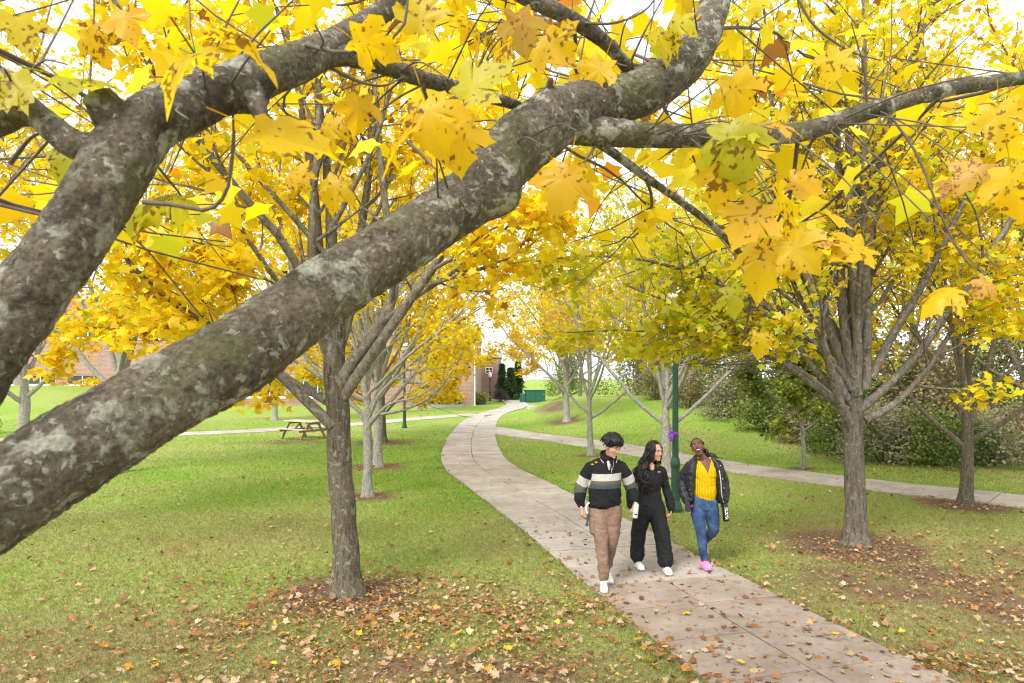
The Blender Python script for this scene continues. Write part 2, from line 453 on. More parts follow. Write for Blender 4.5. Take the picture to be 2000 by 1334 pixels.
# ------------------------------------------------------------------ paths (centre lines in metres)
MAIN = spline([(3.35, 0.6), (3.0, 2.6), (2.72, 4.0), (2.36, 5.33), (2.12, 6.17), (1.75, 7.6), (0.84, 11.2), (-0.23, 15.1), (-0.76, 17.1), (-1.14, 19.7), (-1.47, 24.7), (-1.62, 30), (-1.62, 34.7), (-1.35, 40), (-0.7, 45), (0.0, 50), (0.45, 56), (0.0, 62), (-1.5, 66), (-6, 69)], 900)
RIGHT = spline([(-1.3, 30.5), (-0.2, 28.2), (0.9, 26.2), (2.2, 24.2), (5.4, 17.8), (7.4, 14.8), (8.95, 13.1), (11.8, 10.6), (15, 8.2)], 500)
LEFT = spline([(-0.9, 42.5), (-2.8, 40.7), (-6, 35.6), (-7.2, 33.2), (-10.2, 29.6), (-12.4, 27.8), (-17, 25.2), (-26, 21.5)], 500)
HALF = {'main': 0.90, 'right': 0.78, 'left': 0.80}

def pdist(pts2, P):
    pts2 = np.asarray(pts2, float).reshape(-1, 2)
    Pd = P[::4]
    out = np.empty(len(pts2))
    for i in range(0, len(pts2), 20000):
        c = pts2[i:i + 20000]
        out[i:i + 20000] = np.sqrt(((c[:, None] - Pd[None]) ** 2).sum(-1).min(1))
    return out
def off_path(pts2):
    "signed distance outside the paths (negative = on a path)"
    return np.minimum.reduce([pdist(pts2, MAIN) - HALF['main'], pdist(pts2, RIGHT) - HALF['right'], pdist(pts2, LEFT) - HALF['left']])

TREE_SPOTS = {  # x, y, soil ring radius
    'L1': (-1.74, 7.23, 0.95), 'L2': (-2.78, 13.2, 0.6), 'L3': (-3.43, 17.5, 0.9), 'L4': (-4.55, 24.0, 1.2),
    'R1': (4.70, 9.34, 1.25), 'R2': (8.20, 12.35, 1.0), 'R3': (3.63, 15.9, 0.6), 'R4': (2.32, 20.0, 0.6),
    'R5': (2.5, 31.0, 1.0), 'R6': (7.3, 17.2, 0.4)}
BARE = [(5.0, 7.6, 2.6, 1.2), (7.6, 6.6, 2.0, 1.6), (3.9, 4.6, .8, .7), (2.2, 36.0, 1.2, 3.0), (6.6, 8.4, 2.0, 1.3), (4.6, 5.0, 1.0, .8), (-.4, 5.3, 1.6, .6), (5.6, 6.6, 1.7, 1.1), (6.4, 4.9, 1.6, 0.9), (-7.5, 24.0, 2.6, 0.9), (3.3, 43.0, 1.0, 2.0)]

def vnoise(x, y, sc, seed=0):
    "cheap smooth value noise, vectorised"
    x = np.asarray(x) * sc + seed * 17.3; y = np.asarray(y) * sc + seed * 9.1
    xi = np.floor(x).astype(int); yi = np.floor(y).astype(int)
    fx = x - xi; fy = y - yi; fx = fx * fx * (3 - 2 * fx); fy = fy * fy * (3 - 2 * fy)
    def h(a, b):
        v = np.sin(a * 127.1 + b * 311.7 + seed * 74.7) * 43758.5453
        return v - np.floor(v)
    return (h(xi, yi) * (1 - fx) + h(xi + 1, yi) * fx) * (1 - fy) + (h(xi, yi + 1) * (1 - fx) + h(xi + 1, yi + 1) * fx) * fy

def soil(x, y):
    x = np.asarray(x, float); y = np.asarray(y, float)
    s = np.zeros_like(x)
    n = vnoise(x, y, 2.3, 1) * 0.6 + vnoise(x, y, 6.5, 2) * 0.4
    for (tx, ty, r) in TREE_SPOTS.values():
        d = np.hypot(x - tx, (y - ty))
        s = np.maximum(s, 1 - S(d / r, 0.45, 1.25) )
    for (tx, ty, rx, ry) in BARE:
        d = np.hypot((x - tx) / rx, (y - ty) / ry)
        s = np.maximum(s, 0.75 * (1 - S(d, 0.4, 1.2)))
    return np.clip(s * 1.25 + (n - 0.62) * 0.9 * (s > 0.02) , 0, 1)

def grass_tone(x, y):
    "0 lush, 1 dry"
    t = vnoise(x, y, 0.35, 3) * 0.5 + vnoise(x, y, 1.2, 4) * 0.3 + vnoise(x, y, 4.0, 5) * 0.2
    dry = 0.35 * np.exp(-((x + 4) / 3.0) ** 2 - ((y - 8.5) / 4.0) ** 2)         # trodden lawn left of the big trunk
    right = 0.42 * S(x, 3.0, 5.0) * (1 - S(y, 10, 13))
    near = 0.48 * (1 - S(y, 4.5, 8.5))
    return np.clip(t * 0.95 - 0.04 + dry + right + near, 0, 1)

GREENS = np.array([(0.165, 0.300, 0.032), (0.215, 0.320, 0.055), (0.285, 0.330, 0.098), (0.295, 0.270, 0.115)])
def tone_rgb(t):
    t = np.clip(t, 0, 0.999) * 3
    i = t.astype(int); f = (t - i)[:, None]
    return GREENS[i] * (1 - f) + GREENS[np.minimum(i + 1, 3)] * f

# lawn
gx = np.concatenate([np.arange(-150, -40, 10), np.arange(-40, -12, 1.0), np.arange(-12, 14, 0.2), np.arange(14, 40, 1.0), np.arange(40, 151, 10)])
gy = np.concatenate([np.arange(-12, 2, 1.0), np.arange(2, 20, 0.2), np.arange(20, 40, 0.5), np.arange(40, 80, 2.0), np.arange(80, 260, 12)])
GX, GY = np.meshgrid(gx, gy)
fx, fy = GX.ravel(), GY.ravel()
V = np.stack([fx, fy, gz(fx, fy)], 1)
nx = len(gx); j, i = np.meshgrid(np.arange(len(gy) - 1), np.arange(nx - 1), indexing='ij')
F = np.stack([j * nx + i, j * nx + i + 1, (j + 1) * nx + i + 1, (j + 1) * nx + i], -1).reshape(-1, 4)
me = tri_mesh('lawn', V, F, smooth=True, col=tone_rgb(grass_tone(fx, fy)), attrs={'soil': soil(fx, fy)})
m, n, l = newmat('mown lawn with worn earth')
ca = N(n, 'ShaderNodeAttribute', attribute_name='col'); sa = N(n, 'ShaderNodeAttribute', attribute_name='soil')
tc = N(n, 'ShaderNodeTexCoord')
n1 = N(n, 'ShaderNodeTexNoise'); n1.inputs['Scale'].default_value = 14; n1.inputs['Detail'].default_value = 8; n1.inputs['Roughness'].default_value = 0.7
l.new(tc.outputs['Object'], n1.inputs['Vector'])
r1 = ramp(n, [(0.32, (0.62, 0.66, 0.55)), (0.68, (1.25, 1.22, 1.15))]); l.new(n1.outputs[0], r1.inputs[0])
c = mixc(n, l, 1.0, ca.outputs['Color'], r1.outputs[0], 'MULTIPLY')
n2 = N(n, 'ShaderNodeTexNoise'); n2.inputs['Scale'].default_value = 40; n2.inputs['Detail'].default_value = 6
l.new(tc.outputs['Object'], n2.inputs['Vector'])
r2 = ramp(n, [(0.3, (0.085, 0.055, 0.035)), (0.7, (0.20, 0.135, 0.09))]); l.new(n2.outputs[0], r2.inputs[0])
c = mixc(n, l, sa.outputs['Fac'], c, r2.outputs[0])
b = N(n, 'ShaderNodeBsdfPrincipled'); b.inputs['Roughness'].default_value = 0.95; b.inputs['Specular IOR Level'].default_value = 0.1
l.new(c, b.inputs['Base Color'])
bp = N(n, 'ShaderNodeBump'); bp.inputs['Strength'].default_value = 0.6; bp.inputs['Distance'].default_value = 0.03
l.new(n1.outputs[0], bp.inputs['Height']); l.new(bp.outputs[0], b.inputs['Normal'])
out_of(n, l, b.outputs[0])
tag(link('lawn', me, m), kind='structure')

# ------------------------------------------------------------------ concrete paths made of slabs
def path_frames(P):
    T = np.gradient(P, axis=0); T /= np.linalg.norm(T, axis=1)[:, None]
    return T, np.stack([T[:, 1], -T[:, 0]], 1)      # tangent, right-hand normal
def strip(name, P, hw, z, mat, i0, i1):
    "a plain sheet along the path"
    T, R = path_frames(P)
    idx = np.arange(i0, i1, 3)
    L = P[idx] - R[idx] * hw; Rr = P[idx] + R[idx] * hw
    V = np.concatenate([np.column_stack([L, gz(L[:, 0], L[:, 1]) + z]), np.column_stack([Rr, gz(Rr[:, 0], Rr[:, 1]) + z])])
    k = len(idx); a = np.arange(k - 1)
    F = np.stack([a, a + k, a + k + 1, a + 1], 1)
    return link(name, tri_mesh(name, V, F, smooth=True), mat)

def slabs(parent, P, hw, cols, step, ztop, s_end, seed, gap=0.012, clip=None):
    T, R = path_frames(P)
    s = np.concatenate([[0], np.cumsum(np.linalg.norm(np.diff(P, axis=0), axis=1))])
    rng = RS(seed)
    cuts = [0.0]
    while cuts[-1] < s_end: cuts.append(cuts[-1] + step * rng.uniform(0.95, 1.06))
    def P_at(q, off):
        x = np.interp(q, s, P[:, 0]); y = np.interp(q, s, P[:, 1])
        rx = np.interp(q, s, R[:, 0]); ry = np.interp(q, s, R[:, 1])
        return x + rx * off, y + ry * off
    for a, b_ in zip(cuts[:-1], cuts[1:]):
        dz = rng.uniform(-0.006, 0.006)
        for c in range(cols):
            o0 = -hw + 2 * hw * c / cols + (gap / 2 if c else 0); o1 = -hw + 2 * hw * (c + 1) / cols - (gap / 2 if c < cols - 1 else 0)
            rings = []
            tilt = rng.uniform(-0.004, 0.004)
            mx, my = P_at((a + b_) / 2, (o0 + o1) / 2)
            if clip is not None and not clip(mx, my): continue
            for (ins, z) in ((0.0, -0.08), (0.0, ztop - 0.006), (0.007, ztop)):
                ring = []
                nn = 4
                for q in np.linspace(a + gap / 2 + ins, b_ - gap / 2 - ins, nn): ring.append((q, o0 + ins))
                for q in np.linspace(b_ - gap / 2 - ins, a + gap / 2 + ins, nn): ring.append((q, o1 - ins))
                for q, o in ring:
                    x, y = P_at(q, o)
                    rings.append((x, y, float(gz(x, y)) + z + (dz + tilt * (q - a) / (b_ - a) if z > 0 else 0)))
            k = 8
            F = [(r * k + i_, (r + 1) * k + i_, (r + 1) * k + (i_ + 1) % k, r * k + (i_ + 1) % k) for r in range(2) for i_ in range(k)]
            F.append(tuple(range(2 * k, 3 * k))[::-1])
            me = bpy.data.meshes.new('slab'); me.from_pydata(rings, [], F); me.update()
            bm = bmesh.new(); bm.from_mesh(me); bmesh.ops.recalc_face_normals(bm, faces=bm.faces); bm.to_mesh(me); bm.free()
            link('slab', me, M['concrete_brown' if (my < 7.72 and cols == 2) else 'concrete'], parent)

def arc_to(P, ymax):
    s = np.concatenate([[0], np.cumsum(np.linalg.norm(np.diff(P, axis=0), axis=1))])
    return s[np.argmax(P[:, 1] > ymax)]
i_far = int(np.argmax(MAIN[:, 1] > 44))
i_end = int(np.argmax(MAIN[:, 1] > 43))
mp_ = tag(strip('main_path', MAIN, HALF['main'] - 0.02, 0.004, M['joint'], 0, i_far), kind='structure')
slabs(mp_, MAIN, HALF['main'], 2, 0.80, 0.028, arc_to(MAIN, 42.6), 5, gap=0.016)
tag(strip('far_path', MAIN, HALF['main'], 0.030, M['concrete'], i_end, len(MAIN)), kind='structure')
rp = tag(strip('side_path', RIGHT, HALF['right'] - 0.02, 0.0045, M['joint'], 0, len(RIGHT)), kind='structure')
slabs(rp, RIGHT, HALF['right'], 1, 1.45, 0.024, 28.0, 8, clip=lambda x, y: pdist([(x, y)], MAIN)[0] > 0.55)
lp = tag(strip('crossing_path', LEFT, HALF['left'] - 0.02, 0.005, M['joint'], 0, len(LEFT)), kind='structure')
slabs(lp, LEFT, HALF['left'], 1, 1.7, 0.026, 29.0, 9, clip=lambda x, y: pdist([(x, y)], MAIN)[0] > 0.6)

# ------------------------------------------------------------------ brick building
def windowed_wall(root, X0, X1, Y, depth, zt, wins, z0=-0.2):
    "front wall with real openings; wins = (x0, x1, z0, z1, panes)"
    xs = sorted({X0, X1} | {w[0] for w in wins} | {w[1] for w in wins})
    mb = MB()
    for a, b_ in zip(xs[:-1], xs[1:]):
        here = sorted([w for w in wins if w[0] <= a + 1e-6 and w[1] >= b_ - 1e-6], key=lambda w: w[2])
        z = z0
        for w in here:
            if w[2] > z: mb.box(a, b_, Y, Y + 0.3, z, w[2])
            z = w[3]
        mb.box(a, b_, Y, Y + 0.3, z, zt)
    mb.box(X0, X1, Y + 0.301, Y + depth, z0, zt - 0.02)
    mb.build('wall', M['brick'], root)
    for (a, b_, za, zb, np_) in wins:
        f = MB(); t = 0.07
        f.box(a + .002, b_ - .002, Y + 0.08, Y + 0.2, za + .002, za + t); f.box(a + .002, b_ - .002, Y + 0.08, Y + 0.2, zb - t, zb - .002)
        for q in range(np_ + 1):
            x = a + (b_ - a) * q / np_
            x0_, x1_ = max(a + .002, x - t / 2 - (t / 2 if q == np_ else 0)), min(b_ - .002, x + t / 2 + (t / 2 if q == 0 else 0))
            f.box(x0_, x1_, Y + 0.081, Y + 0.199, za + t, zb - t)
        fr = f.build('window', M['white_paint'], root)
        sl = MB(); sl.box(a - 0.05, b_ + 0.05, Y - 0.06, Y - 0.002, za - 0.12, za - 0.005); sl.build('sill', M['white_paint'], fr)
        for q in range(np_):
            xa = a + (b_ - a) * q / np_ + t / 2; xb = a + (b_ - a) * (q + 1) / np_ - t / 2
            pm = MB(); pm.box(xa + .01, xb - .01, Y + 0.13, Y + 0.15, za + t - .01, zb - t + .01); pm.build('pane', M['glass'], fr)

bd = empty('brick_building', (0, 0, 0))
tag(bd, 'long two storey red brick building with white framed window bands behind the lawn', 'building')
YB = 56.0
wins = []
for k in range(9):
    x0 = -31.9 - 4.1 * (k - 4)
    wins.append((x0, x0 + 3.45, 5.45, 6.35, 3))
for k in range(3):
    x0 = -43.5 + 3.45 * k
    wins.append((x0, x0 + 2.6, 1.62, 2.45, 2))
wins += [(-22.5, -18.6, 0.62, 1.98, 3), (-18.3, -14.8, 0.62, 1.98, 3)]
windowed_wall(bd, -52, -14.2, YB, 14, 8.6, wins)
cp = MB(); cp.box(-52.1, -14.1, YB - 0.12, YB + 14.1, 8.602, 8.95); cp.build('roof', M['roof_trim'], bd)

wg = empty('brick_wing', (0, 0, 0))
tag(wg, 'low brick wing with white downspout at its corner behind the planting bed', 'building')
windowed_wall(wg, -14.1, -3.05, 54.0, 14, 5.6, [(-12.2, -9.8, 3.7, 4.7, 2), (-8.6, -6.2, 3.7, 4.7, 2)])
mb = MB(); mb.box(-14.2, -2.95, 53.88, 68.1, 5.602, 5.9); mb.build('roof', M['roof_trim'], wg)
mb = MB(); mb.tube([(-2.95, 53.93, 0), (-2.95, 53.93, 5.55)], 0.06, 8); mb.build('downspout', M['white_paint'], wg)

gb = empty('brick_gable', (0, 0, 0))
tag(gb, 'small brick gable end with one square four pane window behind the lantern', 'building')
Yg = 70.0
mb = MB()
mb.box(-4.6, -2.72, Yg, Yg + .3, -.2, 4.25); mb.box(-1.98, -1.25, Yg, Yg + .3, -.2, 4.25)
mb.box(-2.72, -1.98, Yg, Yg + .3, -.2, 2.62); mb.box(-2.72, -1.98, Yg, Yg + .3, 3.25, 4.25)
mb.box(-4.6, -1.25, Yg + .301, Yg + 9, -.2, 4.24)
mb.build('wall', M['brick'], gb)
f = MB()
f.box(-2.718, -1.982, Yg - .02, Yg + .1, 2.622, 2.69); f.box(-2.718, -1.982, Yg - .02, Yg + .1, 3.18, 3.248)
for x in (-2.718, -2.385, -2.052): f.box(x, x + .07, Yg - .019, Yg + .099, 2.69, 3.18)
f.box(-2.648, -2.385, Yg - .018, Yg + .098, 2.90, 2.96); f.box(-2.315, -2.052, Yg - .018, Yg + .098, 2.90, 2.96)
fr = f.build('window', M['white_paint'], gb)
for xa, xb in ((-2.66, -2.375), (-2.325, -2.04)):
    for za, zb in ((2.68, 2.91), (2.95, 3.19)):
        p = MB(); p.box(xa, xb, Yg + .04, Yg + .06, za, zb); p.build('pane', M['glass'], fr)
mb = MB(); mb.box(-4.7, -1.1, Yg - .15, Yg + 9.1, 4.252, 4.55); mb.build('roof', M['roof_trim'], gb)

# ------------------------------------------------------------------ lamp posts
def lamp(x, y, H, label, near=True):
    r = empty('lamp_post', (x, y, float(gz(x, y))))
    tag(r, label, 'lamp post', 'green lamp posts along the paths')
    b_ = MB(); b_.lathe([(0.12, -0.02), (0.12, 0.06), (0.11, 0.08), (0.10, 0.14), (0.082, 0.20), (0.074, 0.30), (0.070, 0.74), (0.080, 0.78), (0.086, 0.82), (0.080, 0.86), (0.072, 0.90), (0.062, 0.93)], 20)
    b_.build('base', M['green_paint'], r, smooth=False)
    s = MB()
    V = []; F = []; k = 24
    for jz in range(9):
        z = 0.92 + (H - 0.95) * jz / 8; rr = 0.054 - 0.012 * jz / 8
        for i_ in range(k):
            a = 2 * math.pi * i_ / k; q = rr * (1 if i_ % 2 else 0.90)
            V.append((q * math.cos(a), q * math.sin(a), z))
    for jz in range(8):
        for i_ in range(k): F.append((jz * k + i_, jz * k + (i_ + 1) % k, (jz + 1) * k + (i_ + 1) % k, (jz + 1) * k + i_))
    s.add(V, F); s.build('shaft', M['green_paint'], r)
    c = MB(); c.lathe([(0.055, H - 0.06), (0.10, H - 0.03), (0.11, H), (0.09, H + 0.04), (0.07, H + .06)], 16); c.build('collar', M['green_paint'], r)
    g = MB(); g.lathe([(0.08, H + 0.06), (0.15, H + 0.14), (0.17, H + 0.26), (0.165, H + 0.36), (0.14, H + 0.44)], 20); g.build('globe', M['lantern'], r, smooth=True)
    t = MB(); t.lathe([(0.155, H + 0.442), (0.16, H + 0.46), (0.09, H + 0.54), (0.03, H + 0.58), (0.03, H + 0.62), (0.008, H + 0.66)], 16); t.build('cap', M['white_paint'] if not near else M['green_paint'], r)
    return r
lamp(2.80, 11.7, 3.5, 'tall dark green lamp post with ribbed base right behind the walking trio')
lamp(-4.82, 30.6, 3.4, 'dark green lamp post on the lawn beside the crossing path near the grey trunks')
lamp(-2.06, 64.0, 2.15, 'distant lamp post with white lantern in front of the square gable window', near=False)

rb = MB()
an = np.linspace(0, 2 * math.pi, 25)
V = [(0.056 * math.cos(a), 0.056 * math.sin(a), z) for z in (-.02, .02) for a in an[:-1]]
rb.add(V, [(i_, (i_ + 1) % 24, 24 + (i_ + 1) % 24, 24 + i_) for i_ in range(24)])
for (dx, dz, L) in ((-0.07, 0.03, .09), (-0.06, -0.02, .10), (-0.03, -0.06, .12), (-0.05, -.05, .15)):
    p0 = np.array((-0.04, -0.045, 0.0)); p1 = p0 + np.array((dx, -0.04, dz)); p2 = p1 + np.array((dx * .3, -.01, -L * .6))
    V, F = tube(spline([p0, p1, p2], 6), [0.010, 0.018, 0.018, 0.016, 0.014, 0.012], 6); rb.add(V, F)
o = rb.build('ribbon', M['ribbon'], None, smooth=True); o.location = (2.80, 11.7, 1.35)
tag(o, 'purple ribbon tied round the near green lamp post', 'ribbon')

# ------------------------------------------------------------------ picnic table
def picnic(x, y, rz, sc):
    r = empty('picnic_table', (x, y, float(gz(x, y)) + 0.005), rz); r.scale = (sc,) * 3
    tag(r, 'weathered wooden picnic table with attached benches on the lawn', 'table')
    rng = RS(3)
    for k in range(5):
        b_ = MB(); yy = -0.36 + k * 0.15
        b_.box(-0.92 + rng.uniform(-.01, .01), 0.92 + rng.uniform(-.01, .01), yy, yy + 0.14, 0.735 + rng.uniform(-.002, .002), 0.775); b_.build('plank', M['wood_top'], r, bevel=.004)
    for s_ in (-1, 1):
        for k in range(2):
            b_ = MB(); yy = s_ * 0.70 - 0.145 + k * 0.15
            b_.box(-0.92, 0.92, yy, yy + 0.14, 0.425, 0.463); b_.build('bench_plank', M['wood_top'], r, bevel=.004)
    for xx in (-0.62, 0.62):
        for s_ in (-1, 1):
            b_ = MB(); b_.beam((xx, s_ * 0.24, 0.72), (xx, s_ * 0.66, 0.0), 0.04, 0.10); b_.build('leg', M['wood'], r)
        b_ = MB(); b_.beam((xx + .041, -0.80, 0.375), (xx + .041, 0.80, 0.375), 0.04, 0.095); b_.build('cross_beam', M['wood'], r)
        b_ = MB(); b_.beam((xx + .041, -0.34, 0.685), (xx + .041, 0.34, 0.685), 0.04, 0.09); b_.build('top_beam', M['wood'], r)
        b_ = MB(); b_.beam((xx, 0.0, 0.36), (xx * 0.25, 0, 0.71), 0.08, 0.04); b_.build('brace', M['wood'], r)
picnic(-7.75, 25.4, math.radians(-33), 0.86)

# ------------------------------------------------------------------ things beside the far path
r = empty('utility_cabinet', (1.75, 61, float(gz(1.75, 61))), 0.1)
tag(r, 'green steel utility cabinet standing past the end of the path', 'utility box')
mb = MB(); mb.box(-0.55, 1.15, -.6, .6, 0, 1.05); mb.build('body', M['utility'], r, bevel=.03)
mb = MB(); mb.box(-0.60, 1.20, -.66, .66, 1.052, 1.12); mb.build('lid', M['utility'], r, bevel=.02)
for xa, xb in ((-.5, .28), (.32, 1.10)):
    mb = MB(); mb.box(xa, xb, -.625, -.602, .08, .98); mb.build('door', M['utility'], r, bevel=.008)
mb = MB(); mb.box(-1.02, -.57, -.45, .45, 0, .78); mb.build('side_box', M['utility'], r, bevel=.03)

def blob_rock(name, loc, rx, ry, rz, seed, label):
    bm = bmesh.new(); bmesh.ops.create_icosphere(bm, subdivisions=3, radius=1)
    for v in bm.verts:
        q = v.co + Vector((seed, 0, 0)); k = 1 + 0.28 * mnoise.noise(q * 1.3) + 0.1 * mnoise.noise(q * 4)
        v.co = Vector((v.co.x * rx * k, v.co.y * ry * k, v.co.z * rz * k))
    me = bpy.data.meshes.new(name); bm.to_mesh(me); bm.free()
    o = link(name, me, M['stone'], None, loc); tag(o, label, 'rock')
zz = float(gz(1.3, 44))
blob_rock('boulder', (1.3, 44, zz + .05), .42, .35, .26, 2.0, 'grey boulder on the small grassy mound beside the path bend')

r = empty('planting_bed', (-5.6, 51.3, 0)); tag(r, 'raised timber planting bed of blue green ornamental grass against the brick wing', 'planting bed')
mb = MB(); mb.box(-1.9, 1.9, -.5, .9, 0, .22); mb.build('timber_edge', M['roof_trim'], r)
rng = RS(11); V = []; T = []; C = []
nb = 2600
bx = rng.uniform(-1.8, 1.8, nb); by = rng.uniform(-.4, .8, nb); hh = rng.uniform(.4, 1.0, nb) * (0.85 + 0.3 * vnoise(bx, by, 2.0, 8)); aa = rng.uniform(0, 6.28, nb); w = .016
lx = rng.normal(0, .16, nb); ly = rng.normal(0, .16, nb)
b0 = np.stack([bx - w * np.cos(aa), by - w * np.sin(aa), np.full(nb, .2)], 1); b1 = np.stack([bx + w * np.cos(aa), by + w * np.sin(aa), np.full(nb, .2)], 1)
tp = np.stack([bx + lx, by + ly, .2 + hh], 1)
V = np.stack([b0, b1, tp], 1).reshape(-1, 3); T = np.arange(3 * nb).reshape(-1, 3)
cc = np.array((.16, .22, .13)) * rng.uniform(.7, 1.3, (nb, 1)) + np.array((.05, .03, .0)) * rng.uniform(0, 1, (nb, 1))
o = link('grass', tri_mesh('ornamental_grass', V, T, col=np.repeat(cc, 3, 0)), M['grass'], r); o['kind'] = 'stuff'

r = empty('barrel_planter', (-2.62, 56.5, 0)); tag(r, 'dark half barrel planter with yellow green plants under the distant lantern', 'planter')
mb = MB(); mb.lathe([(.42, 0), (.50, .25), (.52, .42), (.47, .421), (.45, .36)], 16); mb.build('barrel', simple('dark grey barrel', (.10, .095, .09), .8), r)
PLANTER = r
# ------------------------------------------------------------------ leaves
LOW10 = np.array([(0, .30), (0, 0), (.36, -.07), (.31, .17), (.58, .44), (.28, .52), (0, 1.0), (-.28, .52), (-.58, .44), (-.31, .17), (-.36, -.07)])
def low_leaf(rich):
    if rich:
        xy = LOW10; z = -0.22 * (xy ** 2).sum(1) + 0.10 * np.abs(xy[:, 0])
        z[0] = 0.03
        V = np.column_stack([xy, z]); T = [(0, i, i % 10 + 1) for i in range(1, 11)]
    else:
        xy = np.array([(0, 0), (.42, .02), (.30, .22), (.54, .50), (.2, .55), (0, 1), (-.2, .55), (-.54, .50), (-.30, .22), (-.42, .02)])
        V = np.column_stack([xy, -0.2 * (xy ** 2).sum(1) + 0.12 * np.abs(xy[:, 0])])
        T = [(0, 1, 2), (0, 2, 4), (2, 3, 4), (0, 4, 5), (0, 5, 6), (0, 6, 8), (6, 7, 8), (0, 8, 9)]
    return V, np.array(T)
RICH, PLAIN = low_leaf(True), low_leaf(False)
FAR4 = (np.array([(0, 0, 0), (.50, .30, -.05), (.24, .52, -.03), (0, 1, -.2), (-.24, .52, -.03), (-.50, .30, -.05)]), np.array([(0, 1, 2), (0, 2, 4), (2, 3, 4), (0, 4, 5)]))

def norm(a): return a / (np.linalg.norm(a, axis=-1, keepdims=True) + 1e-12)
def leaf_frames(rng, n, flat=0.55, droop=(0.2, 0.9)):
    a = rng.uniform(0, 2 * math.pi, n)
    y = norm(np.stack([np.cos(a), np.sin(a), -rng.uniform(*droop, n)], 1))
    n0 = np.array((0, 0, 1.0)) + flat * rng.normal(size=(n, 3))
    z = norm(n0 - (n0 * y).sum(1)[:, None] * y)
    x = np.cross(y, z)
    return np.stack([x, y, z], 2)          # columns
def leaf_cloud(name, pos, rng, size, cols, tmpl, flat=0.55, droop=(0.2, 0.9), curl=(-0.5, 1.6)):
    Vt, Tt = tmpl; n = len(pos); m_ = len(Vt)
    R = leaf_frames(rng, n, flat, droop)
    sc = size * rng.uniform(0.65, 1.2, n)
    bend = rng.uniform(*curl, n)
    Vt3 = np.repeat(Vt[None], n, 0).copy(); Vt3[:, :, 2] *= bend[:, None]
    V = np.einsum('nij,nmj->nmi', R, Vt3) * sc[:, None, None] + pos[:, None]
    T = Tt[None] + (np.arange(n) * m_)[:, None, None]
    return tri_mesh(name, V.reshape(-1, 3), T.reshape(-1, 3), col=np.repeat(cols, m_, 0))

PAL = {'yellow': (0.87, 0.655, 0.009), 'gold': (0.87, 0.57, 0.009), 'lemon': (0.88, 0.73, 0.035), 'green': (0.42, 0.50, 0.022),
       'lime': (0.62, 0.62, 0.02), 'orange': (0.78, 0.34, 0.02), 'brown': (0.34, 0.15, 0.03), 'tan': (0.70, 0.48, 0.20), 'dgreen': (0.10, 0.16, 0.03), 'mgreen': (0.24, 0.33, 0.06), 'olive': (0.24, 0.24, 0.06)}
def pick_cols(rng, n, weights):
    ks = list(weights); p = np.array([weights[k] for k in ks], float); p /= p.sum()
    c = np.array([PAL[k] for k in ks])[rng.choice(len(ks), n, p=p)]
    return np.clip(c * rng.uniform(0.78, 1.12, (n, 1)), 0, 0.9)

def rnd_perp(rng, t):
    v = rng.normal(size=3); v -= (v @ t) * t
    return v / np.linalg.norm(v)
def grow(rng, p, d, L, n, r0, r1, up=0.0, wig=0.1, grav=0.0):
    pts = [np.array(p, float)]; d = np.array(d, float); d /= np.linalg.norm(d)
    st = L / n
    for i in range(n):
        d = d + np.array((0, 0, up)) * st + rng.normal(size=3) * wig * math.sqrt(st)
        d /= np.linalg.norm(d)
        pts.append(pts[-1] + d * st)
    t = np.linspace(0, 1, n + 1)
    return np.array(pts), r0 + (r1 - r0) * t ** 0.8

def side_shoots(rng, pts, rad, k, spacing, t0, lenf, ang, kids, flat=0.6, up=0.05, rmax=1.0):
    "shoots along a branch; returns list of (pts, rad, k)"
    seg = np.linalg.norm(np.diff(pts, axis=0), axis=1); s = np.concatenate([[0], np.cumsum(seg)]); L = s[-1]
    out = []
    q = L * t0 + rng.uniform(0, spacing)
    while q < L * 0.98:
        i = min(int(np.searchsorted(s, q)) - 1, len(pts) - 2); i = max(i, 0)
        f = (q - s[i]) / max(seg[i], 1e-6)
        p = pts[i] * (1 - f) + pts[i + 1] * f; t = norm(pts[i + 1] - pts[i]); r = rad[i] * (1 - f) + rad[i + 1] * f
        v = rnd_perp(rng, t); v[2] *= flat; v = v - (v @ t) * t; v /= np.linalg.norm(v) + 1e-9
        a = math.radians(rng.uniform(*ang))
        d = t * math.cos(a) + v * math.sin(a)
        ln = lenf(q / L, L) * rng.uniform(0.65, 1.25)
        n = max(2, int(ln / 0.22))
        bp_, br = grow(rng, p, d, ln, n, min(r * 0.55, rmax), max(0.0022, min(r * 0.18, 0.004)), up=up, wig=0.22)
        out.append((bp_, br, k))
        q += spacing * rng.uniform(0.6, 1.4)
    return out

